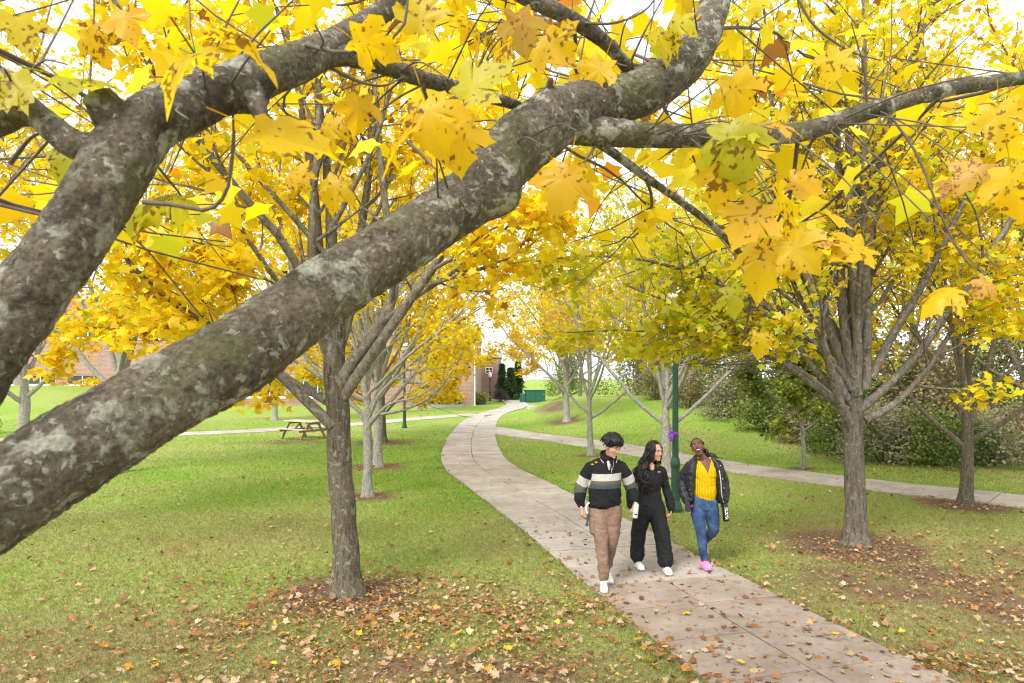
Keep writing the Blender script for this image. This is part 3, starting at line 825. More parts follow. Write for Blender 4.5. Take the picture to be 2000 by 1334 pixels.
BAG = {}
def maple(key, label, x, y, r, fork, H, seed, nl=9, n_leaf=7000, bark='bark_brown', pal=None, size=0.125, rich=True, lean=(0, 0),
          spread=1.0, bare=0.8, group=None, low=None, custom=None, leaders=3, leafbox=None, greenside=None, name='maple_tree', zmin=None, spacing2=0.30, sp3=0.20):
    rng = RS(seed)
    z0 = float(gz(x, y))
    root = empty(name, (x, y, z0)); tag(root, label, 'tree', group)
    # trunk: flared foot, slight wander, tapering into a leader
    fine = r > .10 and y < 13; nz = 90 if fine else 26; ht = H * 0.62
    zs = np.concatenate([np.linspace(-0.06, 0.5, 16 if fine else 9), np.linspace(0.55, ht, nz)])
    tk = np.linspace(0, ht, 24); wx = np.interp(zs, tk, np.cumsum(rng.normal(0, 0.014, 24))); wy = np.interp(zs, tk, np.cumsum(rng.normal(0, 0.014, 24)))
    wx -= np.interp(0, zs, wx); wy -= np.interp(0, zs, wy)
    P = np.column_stack([wx + lean[0] * zs, wy + lean[1] * zs, zs])
    rad = r * (1 + 0.55 * np.exp(-np.maximum(zs, 0) / 0.16)) * np.interp(zs, [0, fork, fork + 0.8, ht], [1.0, 0.88, 0.55, 0.12])
    k = 64 if fine else 24
    T_, A_, B_ = frames(P); an = np.arange(k) * 2 * math.pi / k
    lob = 1 + 0.10 * np.exp(-np.maximum(zs, 0) / 0.2)[:, None] * np.cos(5 * an + seed)[None] + 0.03 * np.cos(3 * an + zs[:, None] * 2.0) + 0.025 * rng.normal(size=(len(zs), k))
    if fine:        # long ridges and furrows of the bark
        lob = lob - .025 * 0
        for a_ in range(len(zs)):
            for b2 in range(k):
                q = Vector((math.cos(an[b2]) * r * 34, math.sin(an[b2]) * r * 34, zs[a_] * 3.2 + seed)); lob[a_, b2] = 1 + .10 * math.exp(-max(zs[a_], 0) / .2) * math.cos(5 * an[b2] + seed) + .03 * math.cos(3 * an[b2] + zs[a_] * 2) + .075 * (.3 - abs(mnoise.noise(q))) + .03 * mnoise.noise(q * 2.7)
    V = P[:, None] + (A_[:, None] * np.cos(an)[None, :, None] + B_[:, None] * np.sin(an)[None, :, None]) * (rad[:, None] * lob)[:, :, None]
    link('trunk', tri_mesh('trunk', V.reshape(-1, 3), tube_faces(len(zs), k), smooth=True), M[bark], root)
    def trunk_at(z):
        return np.array([np.interp(z, zs, P[:, 0]), np.interp(z, zs, P[:, 1]), z]), float(np.interp(z, zs, rad))
    limbs = []
    a0 = rng.uniform(0, 6.28)
    for i in range(nl):
        f = i / max(nl - 1, 1)
        zz = fork * (0.86 if i < 2 else 1.0) + (H * 0.30) * f ** 1.2
        c, rr = trunk_at(zz)
        az = a0 + i * 2.39996 + rng.uniform(-.3, .3)
        el = math.radians(rng.uniform(28, 46) + 24 * f) / (0.55 + 0.45 * spread)
        d = (math.cos(az) * math.cos(el), math.sin(az) * math.cos(el), math.sin(el))
        L = (H - zz) * rng.uniform(0.72, 0.92) * (1.0 - 0.25 * f)
        n = max(6, int(L / 0.35))
        pts, rad_ = grow(rng, c + np.array(d) * rr * 0.3, d, L, n, min(rr * 0.62, r * 0.50) * (1 - 0.3 * f), 0.008, up=0.16 / spread, wig=0.13)
        limbs.append((pts, rad_, 8))
    for i in range(leaders):
        c, rr = trunk_at(fork * 1.05 + 0.25 * i)
        az = a0 + 1.1 + i * 2.2; el = math.radians(rng.uniform(66, 78))
        d = (math.cos(az) * math.cos(el), math.sin(az) * math.cos(el), math.sin(el))
        L = (H - c[2]) * rng.uniform(.8, .98)
        pts, rad_ = grow(rng, c, d, L, int(L / .35), r * 0.52, 0.01, up=0.05, wig=0.09)
        limbs.append((pts, rad_, 8))
    for (pp, ra, rb_) in (custom or []):
        pp = np.array(pp, float) - np.array((x, y, z0))
        pts = spline(pp, max(8, len(pp) * 4)); limbs.append((pts, ra + (rb_ - ra) * np.linspace(0, 1, len(pts)) ** .8, 8))
    nodes = []
    for (pts, rad_, kk) in limbs:
        l2 = side_shoots(rng, pts, rad_, 5, spacing2, 0.22, lambda t, L: (1 - t) * 0.42 * L * 0.8 + 0.35, (30, 58), None, up=0.12)
        l3 = []
        for (p2, r2, _) in l2:
            l3 += side_shoots(rng, p2, r2, 3, sp3, 0.12, lambda t, L: 0.16 + 0.32 * L * (1 - t) * 0.6, (35, 65), None, up=0.03)
        l3 += side_shoots(rng, pts, rad_, 3, sp3 * 1.6, 0.5, lambda t, L: 0.30, (40, 70), None)
        link('limb', tubes_mesh('limb', [(pts, rad_, kk)] + (l2 if y < 20 else [(a_, b2, 3) for a_, b2, _ in l2]) + (l3 if y < 14.5 and name == 'maple_tree' else [])), M['bark_grey' if bark == 'bark_grey' else 'bark_limb'], root)
        for (p3, _, _) in l3:
            nodes.append(p3[1:])
        for (p2, _, _) in l2: nodes.append(p2[-3:])
    nodes = np.concatenate(nodes)
    keep = np.hypot(nodes[:, 0], nodes[:, 1]) > bare * (1 - S(nodes[:, 2], fork + 1.0, fork + 3.0) * 0.7)
    if low is not None: keep &= (nodes[:, 2] > low)
    if leafbox is not None: keep &= leafbox(nodes + np.array((x, y, z0)))
    nodes = nodes[keep]
    idx = rng.randint(0, len(nodes), n_leaf)
    # leaves cluster in uneven patches
    patch = np.array([mnoise.noise(Vector(q) * 1.1 + Vector((seed, 0, 0))) for q in nodes[::1]])
    w = np.clip(0.55 + 1.1 * patch, 0.30, 1.4) * (1 + 1.6 * (1 - S(nodes[:, 2], fork + 1.0, fork + 3.2))); w /= w.sum()
    idx = rng.choice(len(nodes), n_leaf, p=w)
    pos = nodes[idx] + rng.normal(0, 0.085, (n_leaf, 3))
    pal = pal or {'yellow': 5, 'gold': 2, 'lemon': 2, 'lime': 1, 'brown': .25, 'orange': .4}
    cols = pick_cols(rng, n_leaf, pal)
    if greenside is not None:
        g = greenside(pos + np.array((x, y, z0))) * (0.6 + 0.8 * rng.uniform(size=n_leaf)); g = np.clip(g, 0, 1)[:, None]
        cols = cols * (1 - g) + np.array((0.36, 0.42, 0.02)) * g
    cr = link('crown', leaf_cloud('crown', pos, rng, size, cols, RICH if rich is True else (FAR4 if rich == 'far' else PLAIN)), M['leaf'], root)
    cr['kind'] = 'stuff'
    return root

YEL = {'yellow': 5, 'gold': 1.5, 'lemon': 2.5, 'lime': 1.2, 'brown': .25, 'orange': .3}
GOLD = {'yellow': 5, 'gold': 2.0, 'lemon': 2.5, 'orange': .2, 'brown': .2, 'lime': .5}
PALE = {'yellow': 3, 'lemon': 3, 'tan': 2, 'gold': 2, 'orange': .5}
LIME = {'yellow': 4, 'lime': 4, 'green': 2, 'lemon': 2, 'brown': .2}
GA, GB = 'maples in the row beside the main path', 'maples lining the paths on the hillside lawn'

x, y = TREE_SPOTS['L1'][:2]
# big low limbs of the nearest trunk, drawn where the photograph shows them
cust = [([at(650, 832, 7.2), at(590, 775, 7.15), at(548, 735, 7.1), at(470, 680, 6.9), at(380, 620, 6.6), at(300, 560, 6.3), at(255, 515, 6.1), at(200, 440, 5.9)], .062, .014),
        ([at(655, 795, 7.3), at(605, 765, 7.5), at(560, 735, 7.7), at(500, 690, 8.0), at(400, 640, 8.3), at(250, 640, 8.4), at(110, 640, 8.4)], .045, .010),
        ([at(660, 760, 7.23), at(690, 705, 7.2), at(722, 665, 7.2), at(752, 620, 7.2), at(770, 560, 7.25), at(762, 480, 7.3), at(745, 330, 7.4), at(730, 130, 7.5)], .085, .03),
        ([at(735, 648, 7.2), at(752, 625, 7.15), at(805, 585, 7.0), at(880, 535, 6.8), at(960, 470, 6.6), at(1040, 400, 6.4)], .042, .010),
        ([at(655, 760, 7.23), at(648, 700, 7.2), at(640, 660, 7.2), at(612, 560, 7.2), at(610, 420, 7.2), at(622, 250, 7.2), at(618, 60, 7.2)], .075, .03),
        ([at(652, 740, 7.23), at(630, 670, 7.15), at(590, 610, 7.0), at(520, 520, 6.8), at(450, 410, 6.6), at(390, 290, 6.4), at(330, 170, 6.2)], .045, .012)]
maple('L1', 'nearest brown maple trunk with low left limbs, ringed by fallen leaves', x, y, .135, 2.35, 9.0, 21, nl=9, n_leaf=13000, bark='bark_brown', pal=GOLD,
      lean=(-0.055, 0), custom=cust, leaders=2, group=GA, bare=1.1, size=0.102)
cust2 = [([at(718, 830, 13.2), at(735, 812, 13.15), at(790, 800, 13), at(845, 772, 12.9), at(880, 730, 12.8), at(905, 680, 12.7), at(915, 620, 12.6)], .04, .008), ([at(720, 815, 13.2), at(745, 765, 13.1), at(800, 715, 13), at(850, 660, 12.9), at(880, 590, 12.8), at(890, 520, 12.7)], .042, .008),
         ([at(720, 800, 13.2), at(760, 735, 13.3), at(810, 660, 13.4), at(835, 580, 13.5), at(850, 480, 13.6)], .045, .01), ([at(716, 830, 13.2), at(690, 790, 13.2), at(650, 740, 13.3), at(590, 690, 13.4)], .04, .008), ([at(720, 830, 13.2), at(760, 790, 12.8), at(815, 775, 12.4), at(860, 745, 12.0)], .035, .007)]
maple('L2', 'slim pale grey maple just behind the nearest brown trunk', *TREE_SPOTS['L2'][:2], .09, 1.55, 10.5, 22, nl=12, n_leaf=9500, bark='bark_grey', pal=GOLD, group=GA, bare=1.1, low=2.5, size=.10, rich=False, custom=cust2)
maple('L3', 'pale grey maple second behind the nearest brown trunk, in the row beside the path', *TREE_SPOTS['L3'][:2], .115, 1.75, 11.5, 23, nl=12, n_leaf=8500, bark='bark_grey', pal=GOLD, group=GA, bare=1.2, low=2.2, size=.108, rich=False, spread=1.2)
cust4 = [([at(748, 812, 24), at(780, 780, 23.6), at(840, 750, 23.2), at(900, 725, 22.8), at(950, 700, 22.5)], .05, .01), ([at(748, 815, 24), at(720, 780, 23.5), at(660, 750, 23), at(600, 735, 22.6)], .05, .01), ([at(750, 800, 24), at(800, 740, 24.5), at(870, 690, 25), at(930, 650, 25)], .05, .01)]
maple('L4', 'darker maple last in the row, with red leaves around its foot beside the picnic table', *TREE_SPOTS['L4'][:2], .14, 1.9, 11, 24, nl=11, n_leaf=22000, bark='bark_dark', pal=YEL, group=GA, bare=.6, low=.75, size=.135, rich='far', spread=1.35, custom=cust4)

cust = [([at(1660, 812, 9.3), at(1610, 770, 9.2), at(1565, 735, 9.0), at(1500, 690, 8.7), at(1420, 640, 8.3), at(1330, 600, 8.0), at(1230, 560, 7.8)], .05, .010),
        ([at(1655, 745, 9.3), at(1580, 660, 9.0), at(1480, 590, 8.7), at(1380, 545, 8.4), at(1270, 510, 8.2), at(1150, 500, 8.0), at(1050, 510, 7.9)], .05, .008),
        ([at(1655, 800, 9.3), at(1560, 722, 9.3), at(1450, 680, 9.3), at(1340, 655, 9.2), at(1220, 645, 9.2), at(1100, 650, 9.1)], .042, .008),
        ([at(1655, 780, 9.3), at(1615, 700, 9.2), at(1560, 655, 9.0), at(1490, 610, 8.7), at(1420, 560, 8.5), at(1350, 500, 8.3), at(1280, 440, 8.2)], .055, .010),
        ([at(1665, 760, 9.3), at(1640, 690, 9.3), at(1608, 600, 9.3), at(1590, 480, 9.3), at(1570, 330, 9.2), at(1540, 160, 9.2)], .095, .035),
        ([at(1672, 770, 9.3), at(1658, 690, 9.2), at(1645, 600, 9.1), at(1640, 450, 9.0), at(1636, 280, 8.9), at(1625, 100, 8.8)], .09, .03),
        ([at(1690, 760, 9.3), at(1692, 650, 9.3), at(1690, 520, 9.3), at(1688, 380, 9.3), at(1686, 200, 9.3), at(1690, 20, 9.3)], .085, .03),
        ([at(1700, 740, 9.3), at(1740, 660, 9.3), at(1800, 560, 9.2), at(1860, 440, 9.1), at(1910, 330, 9.0), at(1950, 200, 8.9)], .07, .02),
        ([at(1690, 820, 9.3), at(1745, 790, 9.2), at(1800, 735, 9.1), at(1850, 660, 9.0), at(1885, 590, 8.9), at(1960, 490, 8.7)], .06, .012),
        ([at(1665, 790, 9.3), at(1590, 720, 9.6), at(1520, 600, 10), at(1470, 480, 10.3), at(1430, 330, 10.6)], .055, .012)]
maple('R1', 'big spreading maple with many upright limbs over the bare earth beside the path', *TREE_SPOTS['R1'][:2], .137, 1.85, 10, 31, nl=10, n_leaf=16000, bark='bark_dark', pal={'yellow': 5, 'gold': .7, 'lemon': 2.5, 'lime': 2.4, 'green': .4, 'brown': .25}, custom=cust, leaders=5, group=GB,
      greenside=lambda p: 0.42 * (1 - S(p[:, 0], 2.2, 4.6)) * (1 - S(p[:, 2], 3.8, 5.6)), bare=1.25, size=.102, spacing2=.22, leafbox=lambda p: (p[:, 2] > 2.55) | ((p[:, 0] > 4.2) & (p[:, 2] > 2.0)))
maple('R2', 'smaller dark maple forking low beside the hillside path near the thicket', *TREE_SPOTS['R2'][:2], .105, 1.15, 10.0, 32, nl=14, n_leaf=12500, bark='bark_dark', pal=YEL, group=GB, bare=.8, low=1.5, size=.10, rich=False)
maple('R3', 'grey maple standing right behind the tall green lamp post', *TREE_SPOTS['R3'][:2], .11, 1.2, 10.5, 33, nl=14, n_leaf=8000, bark='bark_grey', pal=LIME, group=GB, bare=1.8, low=3.0, rich=False, size=.105, spread=1.2)
maple('R4', 'thin pale grey maple rising behind the man in the striped sweater', *TREE_SPOTS['R4'][:2], .09, 1.25, 9.5, 34, nl=12, n_leaf=8000, bark='bark_grey', pal=PALE, group=GB, bare=1.8, low=2.8, rich='far', size=.115, spread=1.2)
maple('R5', 'yellow maple on the mound at the bend of the path', *TREE_SPOTS['R5'][:2], .14, 1.6, 8.0, 35, nl=9, n_leaf=11000, bark='bark_grey', pal={'yellow': 4, 'gold': 3, 'orange': .8, 'lime': 1.5}, group=GB, bare=.5, low=1.3, rich='far', size=.13)
maple('R6', 'young green leaved tree with thin trunk in front of the thicket', *TREE_SPOTS['R6'][:2], .05, 1.0, 3.6, 36, nl=10, n_leaf=6000, bark='bark_grey', pal={'mgreen': 4, 'olive': 2, 'dgreen': 1, 'lime': .5}, bare=.15, spread=1.4, rich=False, size=.11, group=GB)
maple('LF', 'pale grey trunked tree before the brick building, partly hidden by the big branch', -18.6, 26.0, .20, 1.5, 7.5, 37, nl=9, n_leaf=2600, bark='bark_grey', pal={'gold': 4, 'orange': 3, 'yellow': 2}, bare=1.5, rich=False, size=.17)
maple('LF2', 'yellow tree on the lawn close to the brick building wall', -12.5, 36.0, .14, 1.6, 8.5, 38, nl=8, n_leaf=12000, bark='bark_grey', pal=GOLD, bare=.6, rich='far', size=.18, low=.9, spread=1.6)
maple('LF3', 'tall yellow tree standing before the low brick wing', -6.2, 46.0, .16, 1.8, 9, 39, nl=9, n_leaf=16000, bark='bark_grey', pal=YEL, bare=.6, rich='far', size=.20, low=.8, spread=1.6)
maple('LF4', 'broad yellow tree at the edge of the left lawn behind the thick branches', -9.5, 16.5, .14, 1.9, 12.5, 40, nl=12, n_leaf=10500, bark='bark_grey', pal=YEL, bare=1.0, rich='far', size=.118, low=3.0)

maple('LX', 'yellow leaved maple reaching in from beyond the left picture edge above the thick limbs', -8.0, 9.4, .13, 2.2, 10.5, 41, nl=11, n_leaf=8500, bark='bark_grey', pal=GOLD, bare=.8, rich=False, size=.105, low=3.0, group=GA, spread=1.3)
maple('RX', 'yellow leaved maple reaching in from beyond the right picture edge above the low forking maple', 10.6, 8.9, .13, 2.0, 10.0, 42, nl=11, n_leaf=9000, bark='bark_dark', pal=YEL, bare=.8, rich=False, size=.105, low=2.0, group=GB, spread=1.3)
# trees of the wood behind the thicket
wood = [(18.0, 17.0, 12, YEL), (23.5, 21, 13, YEL), (8.6, 47, 12, LIME), (4.6, 66, 12, YEL), (10.5, 36, 13, YEL), (17, 39, 14, LIME), (11.5, 22, 12, LIME), (15.5, 20.5, 13, YEL), (19.5, 25, 14, YEL), (9.8, 29, 12, LIME), (14, 31, 14, YEL), (20, 34, 15, LIME), (26, 30, 14, YEL), (7.5, 40, 12, LIME), (13, 43, 14, YEL), (5.2, 52, 10, {'yellow': 3, 'gold': 3, 'lime': 2}), (14.0, 15.5, 10, YEL)]
wl_ = ['yellow tree cut by the right picture edge, nearest of the wood', 'tall yellow tree second behind the tree cut by the right picture edge', 'lime tree farthest along the hillside lawn beyond the mound maple', 'tall yellow tree beyond the dark evergreens', 'tall yellow tree behind the second row bushes of the crest', 'tall lime tree deep in the wood between two yellow ones', 'lime yellow tree behind the thicket nearest the young green tree', 'yellow tree rising from the thicket at the right picture edge', 'tall yellow tree deep in the wood beyond the right picture edge trees',
       'lime tree of the wood behind the hillside lawn crest', 'tall yellow tree behind the lime tree of the hillside crest', 'tallest lime tree far back in the wood', 'far yellow tree at the outer end of the wood',
       'lime tree at the far end of the hillside lawn', 'tall yellow tree far behind the lawn crest', 'golden tree overhanging the green utility cabinet', 'yellow tree beside the dark low forking maple at the wood edge']
for i, (wx, wy, wh, pl) in enumerate(wood):
    maple('W', wl_[i], wx, wy, .13, 1.8, wh, 60 + i, nl=9, n_leaf=5400, bark='bark_dark', pal=pl, rich='far', size=.16 if wy > 28 else .128, bare=.3, group='trees of the wood behind the thicket', name='woodland_tree', spacing2=.45, sp3=.34)

# dark conifers and a hedge of evergreens
def conifer(x, y, H, R, seed, label, cat='tree', name='evergreen_tree', cols=((.04, .085, .03), (.08, .14, .045)), n=3800):
    rng = RS(seed); z0 = float(gz(x, y)); root = empty(name, (x, y, z0)); tag(root, label, cat)
    link('trunk', tubes_mesh('trunk', [(np.array([(0, 0, -.05), (0, 0, H * .5), (0, 0, H * .97)]), [.11, .07, .02], 8)]), M['bark_dark'], root)
    t = rng.uniform(0, 1, n) ** .75; z = H * (.04 + .96 * t); a = rng.uniform(0, 6.28, n)
    rr = R * (1 - t) ** .8 * (0.55 + 0.45 * np.sin(z * 5 + 2 * np.sin(a * 3))) * rng.uniform(.4, 1.05, n) + .04
    pos = np.stack([rr * np.cos(a), rr * np.sin(a), z - .15 * rr], 1)
    tm = (np.array([(-.18, 0, 0), (.18, 0, 0), (.06, 1, -.25), (-.06, 1, -.25)]), np.array([(0, 1, 2), (0, 2, 3)]))
    c = np.array(cols[0]) + (np.array(cols[1]) - np.array(cols[0])) * rng.uniform(0, 1, (n, 1))
    o = link('crown', leaf_cloud('crown', pos, rng, .32, c, tm, .6, (-.2, .8)), M['shrub_leaf'], root); o['kind'] = 'stuff'
conifer(-1.0, 68.5, 3.6, .75, 1, 'dark arborvitae close against the brick gable corner')
conifer(-.15, 67.5, 3.2, .8, 2, 'middle dark arborvitae between the gable and the utility cabinet')
conifer(.6, 69, 3.9, 1.0, 3, 'broad dark evergreen just behind the utility cabinet')
conifer(-34, 74, 17, 4.2, 5, 'tall dark spruce rising above the roof of the long brick building', n=7000)
conifer(-26, 78, 15, 4.0, 6, 'second dark spruce behind the brick building roof, nearer the path side', n=7000)

# ------------------------------------------------------------------ shrubs of the thicket
SQ = (np.array([(-.3, 0, 0), (.3, 0, 0), (.42, .55, .06), (0, 1, -.1), (-.42, .55, .06)]), np.array([(0, 1, 2), (0, 2, 4), (2, 3, 4)]))
def shrub(x, y, rx, ry, h, seed, label, cols, n=2600, seeds=0, group='shrubs of the thicket', name='shrub', size=.075):
    rng = RS(seed); z0 = float(gz(x, y)); root = empty(name, (x, y, z0)); tag(root, label, 'shrub', group)
    st = []
    for k in range(14):
        a = rng.uniform(0, 6.28); f = rng.uniform(.3, .95)
        e = np.array((rx * f * math.cos(a), ry * f * math.sin(a), h * rng.uniform(.6, 1.0)))
        st.append((spline([(e[0] * .15, e[1] * .15, -.03), (e[0] * .5, e[1] * .5, h * .4), e], 6), np.linspace(.016, .004, 6), 4))
    link('stem', tubes_mesh('stem', st), M['twig'], root)
    # clumps
    nc = 26; ca = rng.uniform(0, 6.28, nc); cr = np.sqrt(rng.uniform(0, 1, nc)); cz = rng.uniform(.12, 1, nc)
    cc = np.stack([rx * cr * np.cos(ca) * (1 - .35 * cz), ry * cr * np.sin(ca) * (1 - .35 * cz), h * cz * (1 - .35 * cr ** 2)], 1)
    pick = rng.randint(0, nc, n)
    pos = cc[pick] + rng.normal(0, 1, (n, 3)) * np.array((rx, ry, h)) * .15
    pos[:, 2] = np.abs(pos[:, 2]) + .02
    base = np.array(cols)[rng.randint(0, len(cols), nc)][pick] * rng.uniform(.7, 1.3, (n, 1))
    o = link('foliage', leaf_cloud('foliage', pos, rng, size, np.clip(base, 0, .8), SQ, .9, (-.8, .8)), M['shrub_leaf'], root); o['kind'] = 'stuff'
    if seeds:
        sp = cc[rng.randint(0, nc, seeds)] + rng.normal(0, 1, (seeds, 3)) * np.array((rx, ry, h * .5)) * .2; sp[:, 2] = np.abs(sp[:, 2]) + h * .35
        o = link('seed_heads', leaf_cloud('seed_heads', sp, rng, .05, np.array((.50, .42, .32)) * rng.uniform(.7, 1.2, (seeds, 1)), SQ, .9, (-.8, .8)), M['shrub_leaf'], root); o['kind'] = 'stuff'
    return root
GRN = [(.12, .19, .04), (.19, .26, .06), (.26, .30, .08)]
OLV = [(.27, .26, .09), (.34, .30, .13), (.20, .23, .07)]
BRN = [(.31, .23, .12), (.40, .31, .19), (.25, .24, .09)]
SAGE = [(.33, .34, .21), (.42, .39, .28), (.24, .27, .12)]
edge = [(6.6, 33, 'far end'), (7.4, 30, 'far'), (8.0, 27, 'a'), (8.6, 24, 'b'), (9.1, 21.6, 'c'), (9.2, 19.6, 'd'), (9.5, 17.9, 'e'), (10.6, 17.2, 'f'), (11.9, 17.4, 'g'), (13.0, 18.6, 'h'), (14.4, 19.6, 'i'), (16.2, 20.2, 'j'), (18.2, 20.8, 'k')]
rng = RS(77)
desc = {0: 'leafy green', 1: 'olive', 2: 'brownish dry', 3: 'pale seed headed'}
front_names = ['at the far end of the hillside lawn edge', 'second from the far end of the lawn edge', 'third from the far end of the lawn edge', 'level with the thin pale maple along the lawn edge', 'just beyond the young green tree',
               'right behind the young thin tree trunk', 'between the young tree and the big maple trunk', 'at the near corner of the thicket behind the big maple trunk', 'between the big maple and the low forking maple',
               'behind the low forking maple trunk', 'just past the low forking maple', 'near the right picture edge', 'last of the thicket at the right picture edge']
kinds = [1, 2, 3, 0, 2, 0, 3, 0, 3, 2, 0, 1, 2]
for i, (sx, sy, _) in enumerate(edge):
    k = kinds[i]
    shrub(sx + .5, sy + .4, 1.25, 1.1, rng.uniform(1.25, 1.7), 100 + i, f'{desc[k]} shrub {front_names[i]}', (GRN, OLV, BRN, SAGE)[k], n=3600, seeds=500 if k in (2, 3) else 120)
back = [(8.3, 35, 2.6, 0), (9.2, 31.5, 2.8, 0), (10.2, 27.5, 2.8, 1), (10.8, 24.2, 3.0, 0), (11.2, 21.4, 2.7, 0), (12.4, 20.4, 2.4, 2), (14.2, 22.3, 2.8, 0), (16.8, 23, 2.8, 1), (19.8, 23.5, 2.8, 0), (6.8, 38, 2.4, 1), (4.6, 58, 2.6, 0)]
back_names = ['second row bush at the crest of the hillside lawn', 'dense bush of the second row behind the far lawn edge', 'bush of the second row behind the third edge shrub', 'tall dense bush behind the young green tree', 'tall bush behind the thicket corner shrub',
              'bush behind the big maple trunk in the second row', 'tall bush behind the low forking maple', 'bush of the second row near the right picture edge', 'last bush of the second row at the right picture edge', 'bush behind the farthest edge of the hillside lawn', 'green bush beside the far utility cabinet']
for i, (sx, sy, h, k) in enumerate(back):
    shrub(sx, sy, 1.9, 1.5, h * 1.45, 140 + i, f'{desc[k]} {back_names[i]}', (GRN, OLV, BRN, SAGE)[k], n=5200, seeds=60, size=.11)
sx = [(-21.5, 27.5, 'low green shrub beside the pale double trunk near the left picture edge', GRN), (-16.6, 28.5, 'bare reddish twiggy shrub right of the pale double trunk', BRN), (-3.4, 55.5, 'dull green shrub at the corner of the brick wing', OLV), (-1.1, 62, 'purple brown shrub at the foot of the brick gable', [(.10, .06, .09), (.13, .09, .10)]), (-5.0, 53.0, 'dry climbing plant in front of the brick wing', BRN)]
for i, (a, b_, lb, cl) in enumerate(sx):
    shrub(a, b_, .9, .7, 1.1 if i != 4 else 2.0, 170 + i, lb, cl, n=1500 if i != 1 else 350, group='shrubs near the buildings')
rng = RS(5); nn = 500
p = np.stack([rng.normal(0, .28, nn), rng.normal(0, .28, nn), .42 + np.abs(rng.normal(0, .25, nn))], 1)
o = link('foliage', leaf_cloud('foliage', p, rng, .16, np.array((.42, .42, .08)) * rng.uniform(.6, 1.2, (nn, 1)), SQ, .9, (-.8, .8)), M['shrub_leaf'], PLANTER); o['kind'] = 'stuff'
# ------------------------------------------------------------------ foreground maple: thick lichened limbs close to the camera
FT = empty('foreground_maple', (-1.35, 0.8, 0))
tag(FT, 'lichen covered maple whose thick limbs cross right before the viewer, with large yellow leaves', 'tree')
FO = np.array((-1.35, 0.8, 0.0))
def px_limb(rows):
    "rows of (u, v, width px, d) -> points, radii"
    P = np.array([at(u, v, d) for u, v, w, d in rows]); R = np.array([w * d / FPX / 2 for u, v, w, d in rows])
    return P, R
def bark_tube(name, P, R, k=36, step=0.008, amp=0.075, seed=0, knots=()):
    L = np.linalg.norm(np.diff(P, axis=0), axis=1).sum()
    n = max(12, int(L / step))
    Q = spline(np.column_stack([P, R]), n); pts, rad = Q[:, :3], np.maximum(Q[:, 3], .002)
    T_, A_, B_ = frames(pts); an = np.arange(k) * 2 * math.pi / k
    D = A_[:, None] * np.cos(an)[None, :, None] + B_[:, None] * np.sin(an)[None, :, None]
    V = pts[:, None] + D * rad[:, None, None]
    flat = V.reshape(-1, 3); dd = np.empty(len(flat))
    for i, q in enumerate(flat):
        v = Vector(q) + Vector((seed, seed * .3, 0))
        dd[i] = 0.55 * mnoise.noise(v * 14) + 0.34 * mnoise.noise(v * 38) + 0.42 * (.3 - abs(mnoise.noise(v * 70))) + 0.30 * mnoise.noise(v * 120)
    V = V + D * (dd.reshape(n, k, 1) * amp * rad[:, None, None] * 1.6)
    for (c, s, h) in knots:     # swollen branch collars and knots
        c = np.array(c); q = ((V - c) ** 2).sum(-1)
        V = V + D * (h * np.exp(-q / (2 * s * s)))[:, :, None]
    Vf = np.concatenate([V.reshape(-1, 3), pts[:1], pts[-1:]]) - FO
    F = [tuple(f) for f in tube_faces(n, k).tolist()]
    for i in range(k):
        F.append((i, n * k, (i + 1) % k)); F.append(((n - 1) * k + i, (n - 1) * k + (i + 1) % k, n * k + 1))
    me = bpy.data.meshes.new(name); me.from_pydata(Vf.tolist(), [], F); me.polygons.foreach_set('use_smooth', np.ones(len(F), bool)); me.update()
    return link(name, me, M['bark_fore'], FT)
tr = np.array([(-1.35, .8, -.05), (-1.33, .8, .3), (-1.27, .81, 1.0), (-1.13, .84, 1.6), (-.98, .87, 1.92), (-.84, .90, 2.08)]); bark_tube('trunk', tr, np.array([.20, .15, .13, .125, .115, .095]), k=28, step=.03)
LA = px_limb([(-420, 1240, 200, .86), (-200, 1100, 190, .9), (0, 974, 178, .95), (110, 902, 172, 1.0), (215, 836, 166, 1.05), (345, 762, 155, 1.12), (475, 688, 150, 1.2), (620, 580, 132, 1.3), (780, 478, 117, 1.42), (925, 378, 112, 1.55), (1005, 292, 120, 1.62), (1085, 232, 112, 1.7), (1180, 203, 94, 1.78), (1270, 172, 86, 1.86), (1340, 120, 78, 1.95), (1380, 55, 63, 2.05), (1402, -20, 58, 2.15), (1425, -150, 50, 2.3), (1420, -330, 40, 2.5)])
bark_tube('limb', *LA, k=92, step=.0045, seed=1, knots=[(at(985, 385, 1.55), .035, .03), (at(1078, 170, 1.62), .03, .012), (at(150, 800, .95), .05, .008)])
LB = px_limb([(-330, 1130, 170, .88), (-140, 860, 140, .95), (-32, 690, 134, .98), (66, 560, 132, 1.02), (156, 442, 126, 1.06), (232, 318, 126, 1.1), (298, 240, 108, 1.14), (400, 192, 93, 1.2), (500, 150, 86, 1.27), (600, 115, 72, 1.34), (690, 62, 48, 1.45), (770, 5, 41, 1.55), (850, -60, 38, 1.65), (980, -190, 32, 1.8)])
bark_tube('limb', *LB, k=84, step=.0045, seed=2, knots=[(at(505, 205, 1.25), .02, .022), (at(300, 190, 1.1), .03, .008)])
LD = px_limb([(1060, 240, 80, 1.70), (1140, 253, 62, 1.72), (1250, 263, 50, 1.75), (1400, 265, 44, 1.8), (1560, 258, 38, 1.85), (1700, 215, 34, 1.9), (1850, 175, 29, 1.95), (2000, 152, 26, 2.0), (2150, 140, 22, 2.1), (2350, 150, 14, 2.2)])
bark_tube('limb', *LD, k=24, step=.008, seed=3, knots=[(at(1740, 225, 1.9), .015, .008)])
